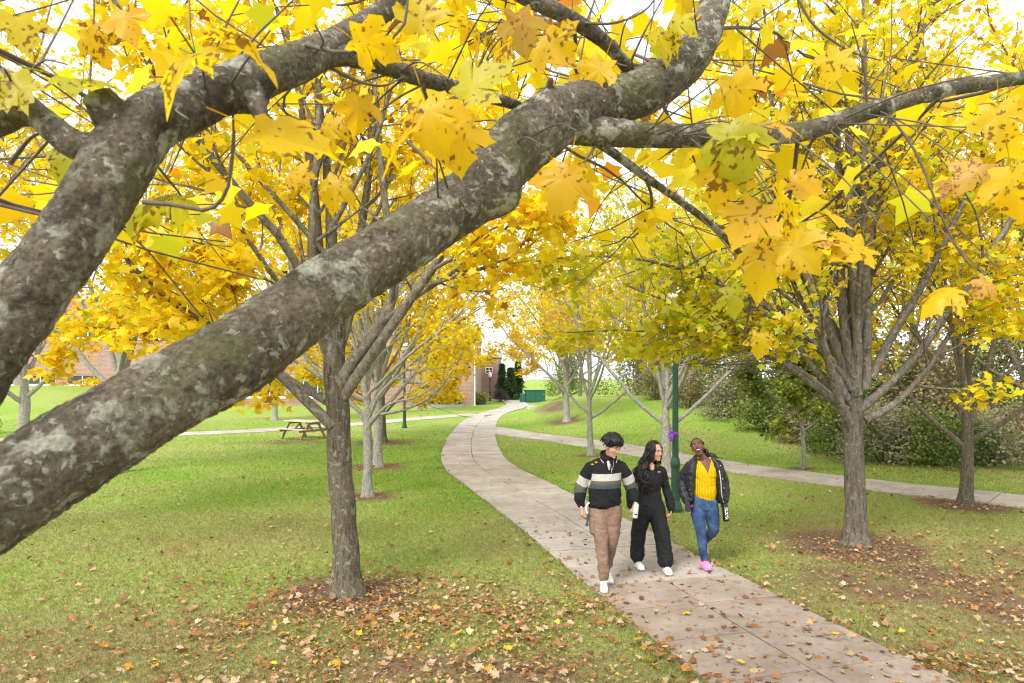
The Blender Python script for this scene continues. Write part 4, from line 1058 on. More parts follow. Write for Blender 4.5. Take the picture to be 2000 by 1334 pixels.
LB2 = px_limb([(560, 130, 60, 1.32), (650, 108, 44, 1.38), (720, 118, 38, 1.45), (830, 155, 31, 1.55), (940, 185, 25, 1.7), (1010, 207, 20, 1.85), (1100, 245, 19, 2.0), (1180, 287, 18, 2.1), (1260, 345, 16, 2.2), (1390, 440, 13, 2.4), (1480, 530, 9, 2.6), (1560, 600, 6, 2.8)])
bark_tube('limb', *LB2, k=18, step=.01, seed=4)
LB3 = px_limb([(230, 290, 60, 1.11), (150, 283, 58, 1.12), (90, 240, 50, 1.13), (40, 195, 46, 1.15), (-10, 150, 38, 1.2), (-90, 60, 30, 1.3)])
bark_tube('limb', *LB3, k=20, step=.008, seed=5)
LB4 = px_limb([(60, 225, 40, 1.14), (20, 225, 58, 1.14), (-60, 262, 60, 1.14), (-200, 320, 60, 1.1)])
bark_tube('limb', *LB4, k=20, step=.008, seed=7)
bark_tube('limb_stub', *px_limb([(265, 285, 90, 1.11), (225, 235, 76, 1.10), (196, 195, 62, 1.09), (190, 186, 58, 1.088)]), k=24, step=.006, seed=6, amp=.09)
LE = px_limb([(850, -62, 36, 1.68), (960, -40, 35, 1.75), (1045, 2, 33, 1.8), (1120, 40, 31, 1.85), (1185, 86, 27, 1.9), (1222, 128, 22, 1.95), (1236, 142, 18, 1.96)])
bark_tube('limb', *LE, k=18, step=.008, seed=8, knots=[(at(1225, 128, 1.95), .012, .008), (at(1160, 60, 1.88), .012, .005)])
bark_tube('limb_stub', *px_limb([(1072, 190, 22, 1.66), (1074, 165, 14, 1.63), (1076, 152, 9, 1.62)]), k=10, step=.004, seed=9)
bark_tube('limb_stub', *px_limb([(492, 185, 50, 1.25), (505, 212, 36, 1.23), (510, 232, 20, 1.22)]), k=14, step=.004, seed=10, amp=.12)

# hand-set leaf meshes: seven curled maple leaves with teeth, veins and stalk
HALF_OUT = [(0, 0), (.10, -.075), (.20, -.10), (.36, -.13), (.37, -.03), (.33, .04), (.33, .11), (.44, .14), (.56, .20), (.57, .30), (.70, .44), (.58, .46), (.50, .54), (.45, .49), (.36, .48), (.30, .52), (.31, .60), (.36, .72), (.25, .73), (.17, .83), (.07, .92)]
TIPS = {3, 10}
def hero_leaf(seed, stalk=True):
    rng = RS(seed)
    right = [(a * rng.uniform(.92, 1.08), b_ * rng.uniform(.95, 1.05)) for a, b_ in HALF_OUT]; left = [(-a * rng.uniform(.92, 1.08), b_ * rng.uniform(.95, 1.05)) for a, b_ in HALF_OUT]
    right[0] = left[0] = (0, 0)
    ol = right + [(0, 1.02)] + left[:0:-1]
    nv = len(ol); c = np.array((0, .22))
    ol = np.array(ol); mid = c + (ol - c) * .55
    xy = np.vstack([[c], mid, ol])
    tips = {3, 10, 21, nv - 3, nv - 10, 0}
    vein = np.array([1.0] + [1.0 if i in tips else .35 for i in range(nv)] + [1.0 if i in tips else .0 for i in range(nv)])
    fold = rng.uniform(-.2, .7); cup = rng.uniform(-.1, .9); tw = rng.uniform(-.6, .6)
    r2 = ((xy - c) ** 2).sum(1)
    z = fold * np.abs(xy[:, 0]) - cup * r2 * 1.3 + tw * xy[:, 0] * xy[:, 1] + .035 * np.sin(xy[:, 0] * 9 + seed) * np.cos(xy[:, 1] * 8 + seed * 2)
    ar = np.arctan2(xy[:, 0], xy[:, 1] - .22)
    z += .05 * np.sin(ar * 5 + seed) * np.sqrt(r2)
    V = np.column_stack([xy, z]); T = []
    for i in range(nv):
        j_ = (i + 1) % nv
        T += [(0, 1 + i, 1 + j_), (1 + i, 1 + nv + i, 1 + nv + j_), (1 + i, 1 + nv + j_, 1 + j_)]
    vn = list(vein)
    if stalk:
        s0 = len(V); pts = spline([(0, -.55, .18), (0, -.25, .10), (0, 0, z[1 + nv])], 5)
        tv, tf = tube(pts, .011, 3, False); V = np.vstack([V, tv]); vn += [.9] * len(tv)
        for q in tf: T += [(q[0] + s0, q[1] + s0, q[2] + s0), (q[0] + s0, q[2] + s0, q[3] + s0)]
    V = V * .094       # metres
    return tri_mesh('leaf', V, np.array(T), smooth=True, attrs={'vein': np.array(vn)})
HERO = {}
for mk in ('near_leaf', 'near_leaf_green', 'near_leaf_brown'):
    HERO[mk] = []
    for s_ in range(7):
        me = hero_leaf(s_ + 1); me.materials.append(M[mk]); HERO[mk].append(me)

leaf_count = 0
def put_leaf(p, tip, nrm, size, kind, rng):
    "one leaf: p = where the stalk meets the blade"
    global leaf_count
    y_ = norm(np.array(tip, float)); z_ = np.array(nrm, float); z_ = norm(z_ - (z_ @ y_) * y_); x_ = np.cross(y_, z_)
    Mx = Matrix((( x_[0], y_[0], z_[0], p[0] - FO[0]), (x_[1], y_[1], z_[1], p[1] - FO[1]), (x_[2], y_[2], z_[2], p[2] - FO[2]), (0, 0, 0, 1)))
    o = link('leaf', HERO[kind][rng.randint(7)], None, FT)
    o.matrix_local = Mx @ Matrix.Diagonal((size, size, size, 1))
    leaf_count += 1

def twig_tube(pts, r0, r1):
    return (pts - FO, np.linspace(r0, r1, len(pts)), 6)
rng = RS(404)
twigs = []
# (u, v, d of blade base, tip direction in picture (du, dv), kind, size, tilt towards the viewer)
Y, G, B = 'near_leaf', 'near_leaf_green', 'near_leaf_brown'
hero = [(420, 95, .92, (-1, .25), Y, 1.15, .25), (430, 75, .95, (.9, .35), Y, 1.0, .6), (505, 260, .98, (1, .15), Y, 1.35, .35), (690, 75, 1.15, (.9, .2), Y, .9, .5),
        (905, 190, 1.2, (.75, -.6), G, 1.1, .2), (830, 195, 1.15, (.3, 1), Y, 1.05, .7), (800, 255, 1.15, (-.7, .8), Y, 1.0, .5), (890, 240, 1.2, (.1, 1), Y, 1.0, .7), 
        (1010, 25, 1.3, (.3, .9), B, .9, .7), (1060, 70, 1.4, (.6, .6), Y, 1.0, .7), (980, 90, 1.45, (-.4, .8), Y, .9, .7), (1110, 325, 1.35, (-.25, 1), Y, 1.1, .45), (1095, 330, 1.4, (.6, .7), Y, .8, .5),
        (1430, 150, 1.35, (.35, .9), Y, 1.0, .8), (1425, 240, 1.3, (.25, 1), G, 1.25, .9), (1470, 255, 1.32, (-1, .15), G, .8, .6), (1500, 235, 1.4, (1, .15), B, .9, .5), 
        (1420, 315, 1.35, (-.1, 1), Y, 1.1, .6), (1480, 400, 1.4, (-.5, .85), Y, 1.1, .6), (1520, 380, 1.4, (.5, .9), Y, 1.1, .5), (1545, 355, 1.5, (.95, .35), Y, .9, .3), (1500, 480, 1.45, (-.3, 1), Y, 1.2, .7),
        (1540, 470, 1.4, (.6, .75), Y, 1.0, .5), (1600, 480, 1.5, (.9, -.2), B, .8, .3), (1690, 480, 1.5, (-.9, .3), Y, 1.0, .3), (1870, 560, 1.5, (-.9, .35), Y, .95, .3), (1930, 550, 1.5, (-.5, .5), B, .55, .5),
        (1950, 205, 1.4, (.1, 1), Y, 1.0, .8), (1975, 330, 1.4, (.2, 1), Y, 1.2, .8), (1920, 320, 1.5, (-.7, .7), B, .9, .5), (1880, 355, 1.6, (-.9, .4), B, .8, .3),
        (1490, 652, 1.9, (-.1, 1), Y, .8, .9), (360, 380, 1.2, (-1, .15), G, 1.1, .35), (290, 400, 1.25, (-.5, .8), G, 1.0, .6), (110, 150, 1.05, (1, -.1), G, 1.0, .2), (60, 160, 1.1, (-.6, .5), G, .9, .5), (150, 300, 1.4, (-.6, .8), G, 1.0, .6), (30, 30, 1.3, (.4, .8), Y, .9, .6),
        (220, 330, 1.6, (-.9, .2), Y, .9, .4), (240, 20, 1.5, (.3, .9), Y, .9, .7), (700, 190, 1.5, (-.1, 1), Y, .9, .9), (650, 230, 1.5, (-.3, .9), Y, .9, .6), (820, 60, 1.3, (.1, -1), Y, .9, .7), 
        (900, 30, 1.5, (.6, .5), Y, 1.0, .7), (1180, 120, 1.7, (-.5, .9), Y, 1.0, .8), (1280, 60, 1.8, (.5, .9), Y, 1.0, .7), (1330, 30, 1.8, (-.4, .9), G, 1.0, .7), (1640, 100, 1.8, (-.3, .9), Y, 1.0, .7),
        (170, 60, 1.5, (.3, .9), Y, .9, .7), 
        (1430, 560, 2.0, (.4, .9), G, 1.0, .7), (660, 350, 1.6, (-.4, .9), Y, .9, .7), (600, 330, 1.6, (-.9, .5), Y, .8, .5)]
ALLP = np.concatenate([spline(np.column_stack([P_, R_]), 90) for P_, R_ in (LA, LB, LD, LB2, LB3, LE)])
for (u, v, d, (du, dv), kind, sz, face) in hero:
    p = at(u, v, d)
    tip = np.array((du, rng.uniform(-.35, .35), -dv)); tip /= np.linalg.norm(tip)
    nr = np.array((0, -face, 0)) + (1.1 - face) * np.array((0, -.2, 1.0)) + rng.normal(0, .28, 3)
    put_leaf(p, tip, nr, sz, kind, rng)
    st = p - tip * .07 * sz
    # twig carrying it, from the closest bough
    q = ((ALLP[:, :3] - (st + np.array((0, .15, .05)))) ** 2).sum(1)
    root_ = ALLP[np.argmin(q), :3]
    if np.linalg.norm(root_ - st) > .03:
        m1 = (root_ + st) / 2 + np.array((rng.normal(0, .012), rng.normal(0, .012), rng.uniform(.0, .03)))
        twigs.append(twig_tube(spline([root_, m1, st], 8), .0026, .0013))
# named twigs drawn as they run in the picture
for rows in ([(280, 395, 1.06), (340, 400, 1.05), (405, 410, 1.04), (442, 375, 1.03), (455, 300, 1.02), (458, 255, 1.0)], [(598, 88, 1.3), (660, 102, 1.25), (730, 92, 1.2), (785, 55, 1.2), (796, 0, 1.2), (800, -60, 1.2)],
             [(640, 130, 1.38), (690, 155, 1.4), (745, 168, 1.42), (790, 150, 1.45)], [(790, 270, 1.4), (830, 310, 1.38), (850, 330, 1.36)], [(1740, 228, 1.9), (1790, 300, 1.85), (1830, 400, 1.8), (1860, 470, 1.8), (1895, 520, 1.8)],
             [(1590, 262, 1.86), (1570, 320, 1.9), (1548, 380, 1.9)], [(1185, 86, 1.9), (1200, 120, 1.9), (1225, 130, 1.88)], [(1235, 135, 1.95), (1300, 120, 1.9), (1400, 95, 1.9)], [(1230, 125, 1.95), (1260, 60, 1.9), (1310, -30, 1.9)], [(1135, 45, 1.85), (1200, 45, 1.8), (1260, 20, 1.8), (1290, -20, 1.8)],
             [(1550, -20, 1.9), (1590, 50, 1.9), (1660, 100, 1.9), (1720, 118, 1.9)], [(1170, 275, 1.75), (1130, 330, 1.6), (1110, 325, 1.4)], [(20, 320, 1.2), (60, 270, 1.2), (100, 255, 1.15)], [(0, 400, 1.3), (120, 430, 1.3), (230, 460, 1.35)]):
    twigs.append(twig_tube(spline([at(*r_) for r_ in rows], 12), .0042, .0018))

# finer leafy branches of the same tree, farther out and overhead
mid_nodes = []
def spray(p0, d0, L, r0, seed):
    rg = RS(seed)
    pts, rad = grow(rg, p0, d0, L, max(5, int(L / .15)), r0, .003, up=.02, wig=.22)
    l2 = side_shoots(rg, pts, rad, 5, .16, .1, lambda t, LL: .22 + .30 * LL * (1 - t) * .7, (35, 60), None, flat=.5, up=.0)
    for (a, b_, c) in [(pts, rad, 6)] + l2:
        twigs.append((a - FO, b_, c)); mid_nodes.append(a[1:])
rg = RS(9)
starts = [(LA[0][-1], (.2, 1, .3), 2.2), (LA[0][-2], (.8, .8, .2), 2.0), (LA[0][-3], (-.5, 1, .35), 1.8), (LA[0][-4], (.7, .9, .3), 1.8), (LD[0][3], (.1, 1, .35), 1.7), (LD[0][5], (.3, 1, .35), 1.7), (LD[0][7], (-.1, 1, .2), 1.7), (LD[0][8], (.4, .9, .4), 1.6), (LD[0][4], (.2, .8, -.25), 1.4), (LD[0][6], (-.1, .9, -.3), 1.6),
          (LB[0][-1], (.2, 1, .2), 2.2), (LB[0][-2], (-.5, 1, .3), 2.0), (LB[0][-4], (-.5, 1, .35), 1.8), (LB[0][-6], (-.6, 1, .45), 1.8), (LB2[0][3], (-.2, 1, .25), 1.6), (LB2[0][5], (.1, 1, -.15), 1.4), (LB2[0][8], (.3, 1, -.1), 1.6), (LB3[0][3], (-.35, 1, .25), 1.8), (LB3[0][5], (-.1, 1, .1), 2.0), (LB4[0][3], (-.2, 1, -.02), 1.8), (LE[0][0], (0, 1, .3), 2.0), (LE[0][3], (.1, 1, .3), 1.8), (LE[0][6], (.5, .8, .1), 1.5), (LB2[0][9], (.5, .8, .05), 1.5), (LE[0][6], (.1, 1, .4), 2.6), (LE[0][6], (-.3, 1, .42), 2.6), (LE[0][5], (.35, 1, .42), 2.6), (LE[0][3], (-.15, 1, .5), 2.4), (LA[0][-4], (.1, 1, .45), 2.6), (LA[0][-5], (-.2, 1, .4), 2.6)]
for i, (p0, d0, L) in enumerate(starts): spray(p0, d0, L, .0065, 500 + i)
tw = link('twigs', tubes_mesh('twigs', twigs), M['twig'], FT); tw['kind'] = 'stuff'
nodes = np.concatenate(mid_nodes)
nodes = nodes[nodes[:, 1] > 1.15]
# the nearest of these leaves are separate leaves, the rest one mass
rg = RS(10); cand = nodes[rg.permutation(len(nodes))]
dc = np.linalg.norm(cand - np.array((0, 0, CAM_H)), axis=1)
sel = np.where((dc > 2.05) & (HOR - (cand[:, 2] - CAM_H) / cand[:, 1] * FPX < 430))[0]; near_ = cand[sel[np.argsort(dc[sel])]][:30 * 24:24]
for p in near_:
    a = rg.uniform(0, 6.28)
    put_leaf(p + rg.normal(0, .03, 3), (math.cos(a), math.sin(a), -rg.uniform(.3, 1.2)), np.array((0, -.25, 1)) + rg.normal(0, .5, 3), rg.uniform(.75, 1.1), rg.choice([Y, Y, Y, Y, Y, G, B]), rg)
far_ = nodes[rg.choice(len(nodes), 760)]
far_ = far_[(np.linalg.norm(far_ - np.array((0, 0, CAM_H)), axis=1) > 2.4) & (HOR - (far_[:, 2] - CAM_H) / far_[:, 1] * FPX < 470)]
pos = far_ + rg.normal(0, .05, far_.shape) - FO
cr = link('crown', leaf_cloud('crown', pos, rg, .125, pick_cols(rg, len(pos), GOLD), RICH), M['leaf'], FT); cr['kind'] = 'stuff'
# ------------------------------------------------------------------ people
def ell(c, r, R=None, nu=20, nv=14):
    V = []; F = []
    for j_ in range(nv + 1):
        th = math.pi * j_ / nv
        for i_ in range(nu):
            ph = 2 * math.pi * i_ / nu
            V.append((r[0] * math.sin(th) * math.cos(ph), r[1] * math.sin(th) * math.sin(ph), r[2] * math.cos(th)))
    V = np.array(V)
    if R is not None: V = V @ np.array(R).T
    V = V + np.array(c)
    for j_ in range(nv):
        for i_ in range(nu):
            F.append((j_ * nu + i_, (j_ + 1) * nu + i_, (j_ + 1) * nu + (i_ + 1) % nu, j_ * nu + (i_ + 1) % nu))
    return V, F
def chain(pts, rad, flat=1.0, side=(1, 0, 0), k=14, n=None):
    "tapered limb with round ends; flat = depth / width of the section"
    pts = np.asarray(pts, float); rad = np.asarray(rad, float)
    if rad.ndim == 1: rad = np.column_stack([rad, rad * flat])
    Q = spline(np.column_stack([pts, rad]), n or (len(pts) * 5)); pts, rad = Q[:, :3], np.maximum(Q[:, 3:], .001)
    T = np.gradient(pts, axis=0); T = norm(T)
    side = np.array(side, float)
    A_ = side - (T @ side)[:, None] * T; A_ = norm(A_); B_ = np.cross(T, A_)
    rings = []; an = np.arange(k) * 2 * math.pi / k
    def ring(p, a, b_, ra, rb_): return p + np.outer(np.cos(an) * ra, a) + np.outer(np.sin(an) * rb_, b_)
    for q in (80, 55, 28):
        c, s_ = math.cos(math.radians(q)), math.sin(math.radians(q)); rings.append(ring(pts[0] - T[0] * rad[0].min() * s_, A_[0], B_[0], rad[0, 0] * c, rad[0, 1] * c))
    for i in range(len(pts)): rings.append(ring(pts[i], A_[i], B_[i], rad[i, 0], rad[i, 1]))
    for q in (28, 55, 80):
        c, s_ = math.cos(math.radians(q)), math.sin(math.radians(q)); rings.append(ring(pts[-1] + T[-1] * rad[-1].min() * s_, A_[-1], B_[-1], rad[-1, 0] * c, rad[-1, 1] * c))
    V = np.concatenate(rings); F = [tuple(f) for f in tube_faces(len(rings), k).tolist()]
    F.append(tuple(range(k))[::-1]); F.append(tuple(range((len(rings) - 1) * k, len(rings) * k)))
    return V, F
def fuse(name, parts, voxel, smooth=4, mat=None, parent=None, wrinkle=None, ratio=None):
    "union of closed shapes as one continuous skin"
    mb = MB()
    for V, F in parts: mb.add(V, F)
    me = mb.mesh(name)
    bm = bmesh.new(); bm.from_mesh(me); bmesh.ops.recalc_face_normals(bm, faces=bm.faces); bm.to_mesh(me); bm.free()
    o = bpy.data.objects.new('tmp', me); COL.objects.link(o)
    md = o.modifiers.new('r', 'REMESH'); md.mode = 'VOXEL'; md.voxel_size = voxel; md.use_smooth_shade = True
    if smooth:
        ms = o.modifiers.new('s', 'SMOOTH'); ms.iterations = smooth; ms.factor = .5
    if ratio:
        dm = o.modifiers.new('d', 'DECIMATE'); dm.ratio = ratio
    dg = bpy.context.evaluated_depsgraph_get(); dg.update()
    me2 = bpy.data.meshes.new_from_object(o.evaluated_get(dg)); me2.name = name
    bpy.data.objects.remove(o); bpy.data.meshes.remove(me)
    if wrinkle is not None:
        n_ = len(me2.vertices); co = np.empty(n_ * 3, np.float32); me2.vertices.foreach_get('co', co); co = co.reshape(-1, 3)
        nr = np.empty(n_ * 3, np.float32); me2.vertex_normals.foreach_get('vector', nr); nr = nr.reshape(-1, 3)
        co = co + nr * wrinkle(co)[:, None]
        me2.vertices.foreach_set('co', co.astype(np.float32).ravel()); me2.update()
    me2.polygons.foreach_set('use_smooth', np.ones(len(me2.polygons), bool))
    me2.materials.clear()
    return link(name, me2, mat, parent)
def folds(amp, fx, fz, seed, zs=None):
    "soft cloth folds running mostly across the limb"
    def f(co):
        out = np.empty(len(co))
        for i, q in enumerate(co):
            v = Vector((q[0] * fx, q[1] * fx, q[2] * fz)) + Vector((seed, 0, seed))
            w_ = mnoise.noise(v * .5) * 1.6; v2 = Vector((v.x + w_, v.y + w_, v.z + .6 * v.x + w_))
            out[i] = .55 * mnoise.noise(v) + 1.1 * (.35 - abs(mnoise.noise(v2 * 1.3))) + .3 * (.3 - abs(mnoise.noise(v2 * 3.1)))
        a = amp if zs is None else amp * np.interp(co[:, 2], *zs)
        return out * a * 1.5
    return f
def rot(rx=0, ry=0, rz=0):
    return np.array(Matrix.Rotation(math.radians(rz), 3, 'Z') @ Matrix.Rotation(math.radians(ry), 3, 'Y') @ Matrix.Rotation(math.radians(rx), 3, 'X'))
def face_centres(me):
    c = np.empty(len(me.polygons) * 3, np.float32); me.polygons.foreach_get('center', c); return c.reshape(-1, 3)
def seg_dist(P, a, b_):
    a = np.array(a, float); b_ = np.array(b_, float); ab = b_ - a
    t = np.clip(((P - a) @ ab) / (ab @ ab), 0, 1)
    return np.linalg.norm(P - a - t[:, None] * ab, axis=1), t

def head_parts(c, R, s=1.0, female=False, mouth_open=False):
    def E(p, r, RR=None):
        V, F = ell((0, 0, 0), np.array(r) * s, RR); return (V + np.array(p) * s) @ R.T + c, F
    def C(pts, rad, **kw):
        V, F = chain(np.array(pts) * s, np.array(rad) * s, **kw); return V @ R.T + c, F
    jw = .9 if female else 1.0
    P = [E((0, .012, .032), (.074, .094, .088)), E((0, -.030, -.012), (.064, .062, .088)), E((0, -.038, -.075), (.047 * jw, .045, .040)), E((0, -.072, -.098), (.021 * jw, .018, .016)),
         E((.036, -.058, -.028), (.024, .022, .024)), E((-.036, -.058, -.028), (.024, .022, .024)),
         C([(0, -.084, .012), (0, -.092, -.012), (0, -.098, -.032)], [.008, .010, .012]), E((.012, -.088, -.036), (.009, .010, .008)), E((-.012, -.088, -.036), (.009, .010, .008)),
         C([(-.048, -.072, .024), (0, -.086, .026), (.048, -.072, .024)], [.010, .011, .010]),
         E((.074, .008, -.016), (.011, .021, .031)), E((-.074, .008, -.016), (.011, .021, .031))]
    if mouth_open: P.append(E((0, -.050, -.105), (.040, .040, .030)))
    return P
def face_bits(person, c, R, s, brow, lips, smile=0.0, mouth_open=False, skin=None):
    def tr(p): return np.array(p) * s @ R.T + c
    for sx in (-1, 1):
        V, F = ell(tr((sx * .030, -.0815, .003)), np.array((.0125, .0050, .0045)) * s, R)
        ey = MB(); ey.add(V, F, 0)
        V, F = ell(tr((sx * .030 + .002, -.0850, .0030)), np.array((.0058, .0030, .0046)) * s, R); ey.add(V, F, 1)
        ey.build('eye', [MP['eye_white'], MP['iris']], person, smooth=True)
        V, F = chain([tr((sx * .014, -.0905, .023)), tr((sx * .030, -.0885, .0275)), tr((sx * .047, -.078, .022))], np.array([.0040, .0042, .0024]) * s, k=6)
        b_ = MB(); b_.add(V, F); b_.build('eyebrow', MP[brow], person, smooth=True)
        V, F = chain([tr((sx * .018, -.0865, .0070)), tr((sx * .030, -.0860, .0090)), tr((sx * .043, -.079, .0060))], np.array([.0017, .0022, .0017]) * s, k=6)
        b_ = MB(); b_.add(V, F); b_.build('eyelid', MP['iris'], person, smooth=True)
    w = .026 + .006 * smile
    if mouth_open:
        V, F = ell(tr((0, -.087, -.078)), np.array((.022, .013, .018)) * s, R); b_ = MB(); b_.add(V, F); b_.build('mouth', MP['mouth'], person, smooth=True)
        V, F = chain([tr((-.016, -.094, -.0665)), tr((0, -.0995, -.0650)), tr((.016, -.094, -.0665))], np.array([.0045, .0055, .0045]) * s, k=8); b_ = MB(); b_.add(V, F); b_.build('teeth', MP['eye_white'], person, smooth=True)
        pts = [tr((.025 * math.cos(a), -.088 - .010 * (1 - abs(math.cos(a))), -.078 + .020 * math.sin(a))) for a in np.linspace(0, 2 * math.pi, 15)]
        V, F = tube(spline(pts, 30), .0042 * s, 6); b_ = MB(); b_.add(V, F); b_.build('lips', MP[lips], person, smooth=True)
    else:
        for dz, r_ in ((.0045, .0034), (-.0055, .0042)):
            V, F = chain([tr((-w, -.0715, -.063 + .010 * smile)), tr((-w * .5, -.0825, -.064 + dz)), tr((0, -.0865, -.0645 + dz)), tr((w * .5, -.0825, -.064 + dz)), tr((w, -.0715, -.063 + .010 * smile))], np.array([.0015, r_, r_, r_, .0015]) * s, k=8)
            b_ = MB(); b_.add(V, F); b_.build('lips', MP[lips], person, smooth=True)
        if smile > .5:
            V, F = chain([tr((-w * .75, -.0785, -.061)), tr((0, -.0868, -.0645)), tr((w * .75, -.0785, -.061))], np.array([.002, .0045, .002]) * s, k=8); b_ = MB(); b_.add(V, F); b_.build('teeth', MP['eye_white'], person, smooth=True)

def hand_parts(wrist, d, palm_n, s=1.0, curl=0.5, thumb_side=1):
    "palm and five fingers; d = direction from the wrist to the knuckles, palm_n = the way the palm faces"
    d = norm(np.array(d, float)); n = np.array(palm_n, float); n = norm(n - (n @ d) * d); a = np.cross(d, n)
    W = np.array(wrist, float)
    def L(x, y, z): return W + (a * x + d * y + n * z) * s
    P = [chain([L(0, -.02, 0), L(0, .03, 0), L(0, .085, 0)], np.array([[.026, .018], [.036, .015], [.040, .013]]) * s, side=a)]
    for i, (x, ln) in enumerate(((-.030, .062), (-.010, .074), (.010, .070), (.030, .054))):
        c1 = curl * (1.0 + .08 * i)
        pts = [L(x, .075, 0)]; ang = .15
        for q in (.45, .32, .23):
            ang += c1 * (1.1 if q < .4 else .6)
            prev = pts[-1]; pts.append(prev + (d * math.cos(ang) + n * math.sin(ang)) * ln * q * 1.25 * s)
        P.append(chain(pts, np.array([.0098, .0092, .0086, .0074]) * s, k=8))
    t = thumb_side
    P.append(chain([L(-.022 * t, .015, .006), L(-.046 * t, .045, .016), L(-.050 * t, .075, .026), L(-.040 * t, .098, .034)], np.array([.015, .0125, .0105, .0085]) * s, k=8))
    return P
def shoe_parts(ankle, heel, toe, s=1.0, sole_up=.0):
    heel = np.array(heel, float); toe = np.array(toe, float); ankle = np.array(ankle, float)
    d = toe - heel; L = np.linalg.norm(d); d /= L; sd = np.cross(d, (0, 0, 1.0)); sd = norm(sd); up = np.cross(sd, d)
    z = lambda q: up * q
    up_ = [chain([heel + z(.045) + d * .02, heel + d * L * .35 + z(.046), heel + d * L * .7 + z(.038), toe - d * .03 + z(.030)], np.array([[.034, .046], [.036, .048], [.043, .036], [.034, .026]]) * s, side=sd),
           chain([heel + d * .045 + z(.05), (heel + d * .055 + z(.05)) * .4 + ankle * .6], np.array([.040, .038]) * s)]
    sole = [chain([heel + d * .012 + z(.014), heel + d * L * .4 + z(.014), heel + d * L * .72 + z(.014), toe - d * .022 + z(.018)], np.array([[.037, .014], [.036, .014], [.047, .014], [.036, .013]]) * s, side=sd)]
    return up_, sole

MP = {}
def skin_mat(name, c, sss=.1):
    m = simple(name, c, .5, .06, 30, spec=.35)
    b_ = [q for q in m.node_tree.nodes if q.type == 'BSDF_PRINCIPLED'][0]
    b_.inputs['Subsurface Weight'].default_value = sss; b_.inputs['Subsurface Radius'].default_value = (.012, .005, .003); b_.inputs['Subsurface Scale'].default_value = .5
    return m
MP['skin_a'] = skin_mat('light brown skin', (.54, .30, .19)); MP['skin_b'] = skin_mat('warm tan skin', (.58, .33, .21)); MP['skin_c'] = skin_mat('deep brown skin', (.15, .068, .045))
MP['eye_white'] = simple('eye white', (.75, .73, .70), .3, .02); MP['iris'] = simple('dark iris', (.02, .012, .01), .2, .1)
MP['hair_black'] = simple('black hair', (.009, .008, .009), .42, .3, 60, spec=.4)
MP['lips_a'] = simple('lips', (.42, .17, .13), .45, .05); MP['lips_c'] = simple('dark lips', (.14, .045, .04), .4, .05); MP['mouth'] = simple('open mouth', (.05, .012, .012), .5, .1)
MP['black_cotton'] = simple('black cotton knit', (.017, .017, .019), .9, .25, 60, bump=1.0, bscale=22, spec=.25)
MP['black_fleece'] = simple('black fleece', (.012, .012, .014), .8, .25, 50, bump=1.0, bscale=20, spec=.3)
MP['stripe_light'] = simple('light grey knit stripe', (.52, .51, .50), .9, .08, 60, bump=.2, bscale=400, spec=.2)
MP['stripe_taupe'] = simple('taupe knit stripe', (.115, .095, .075), .9, .12, 60, spec=.2); MP['stripe_slate'] = simple('slate blue knit stripe', (.062, .075, .085), .9, .12, 60, spec=.2)
m, n, l = newmat('black grey striped knit'); ba = N(n, 'ShaderNodeAttribute', attribute_name='band')
mr = N(n, 'ShaderNodeMapRange'); mr.inputs['From Min'].default_value = .9; mr.inputs['From Max'].default_value = 1.4; l.new(ba.outputs['Fac'], mr.inputs['Value'])
f_ = lambda z: (z - .9) / .5
r_ = ramp(n, [(0, (.014, .014, .016)), (f_(1.098), (.062, .075, .085)), (f_(1.145), (.115, .095, .075)), (f_(1.185), (.46, .45, .44)), (f_(1.262), (.017, .016, .018))], 'CONSTANT'); l.new(mr.outputs[0], r_.inputs[0])
tc = N(n, 'ShaderNodeTexCoord'); n2 = N(n, 'ShaderNodeTexNoise'); n2.inputs['Scale'].default_value = 90; l.new(tc.outputs['Object'], n2.inputs['Vector'])
r2 = ramp(n, [(.3, (.8,) * 3), (.7, (1.15,) * 3)]); l.new(n2.outputs[0], r2.inputs[0])
b = N(n, 'ShaderNodeBsdfPrincipled'); b.inputs['Roughness'].default_value = .9; b.inputs['Specular IOR Level'].default_value = .2
l.new(mixc(n, l, 1.0, r_.outputs[0], r2.outputs[0], 'MULTIPLY'), b.inputs['Base Color']); out_of(n, l, b.outputs[0]); MP['striped'] = m
MP['khaki'] = simple('brown cargo twill', (.215, .140, .102), .85, .16, 12, bump=1.0, bscale=24, spec=.2)
MP['white_leather'] = simple('white sneaker leather', (.78, .78, .80), .5, .05, 40); MP['white_rubber'] = simple('white rubber sole', (.72, .72, .72), .6, .05)
MP['white_sock'] = simple('white sock', (.75, .75, .76), .9, .05)
MP['pink_foam'] = simple('pink foam clog', (.80, .27, .58), .55, .05, 30)
MP['nylon'] = simple('black padded nylon', (.012, .012, .016), .48, .3, 30, bump=1.0, bscale=26, spec=.45)
MP['zip'] = simple('pale zip tape', (.55, .53, .48), .5, .05); MP['metal'] = simple('silver metal', (.6, .6, .6), .3, .05, metallic=1.0)
MP['bottle'] = simple('matt black bottle', (.012, .012, .013), .45, .1); MP['print_white'] = simple('white print', (.8, .8, .8), .6, .02)
MP['can'] = simple('pale grey drink can', (.48, .51, .48), .35, .06, 60); MP['phone'] = simple('black phone', (.012, .012, .014), .2, .1)
MP['orange_patch'] = simple('orange leaf patch', (.75, .33, .02), .8, .1)
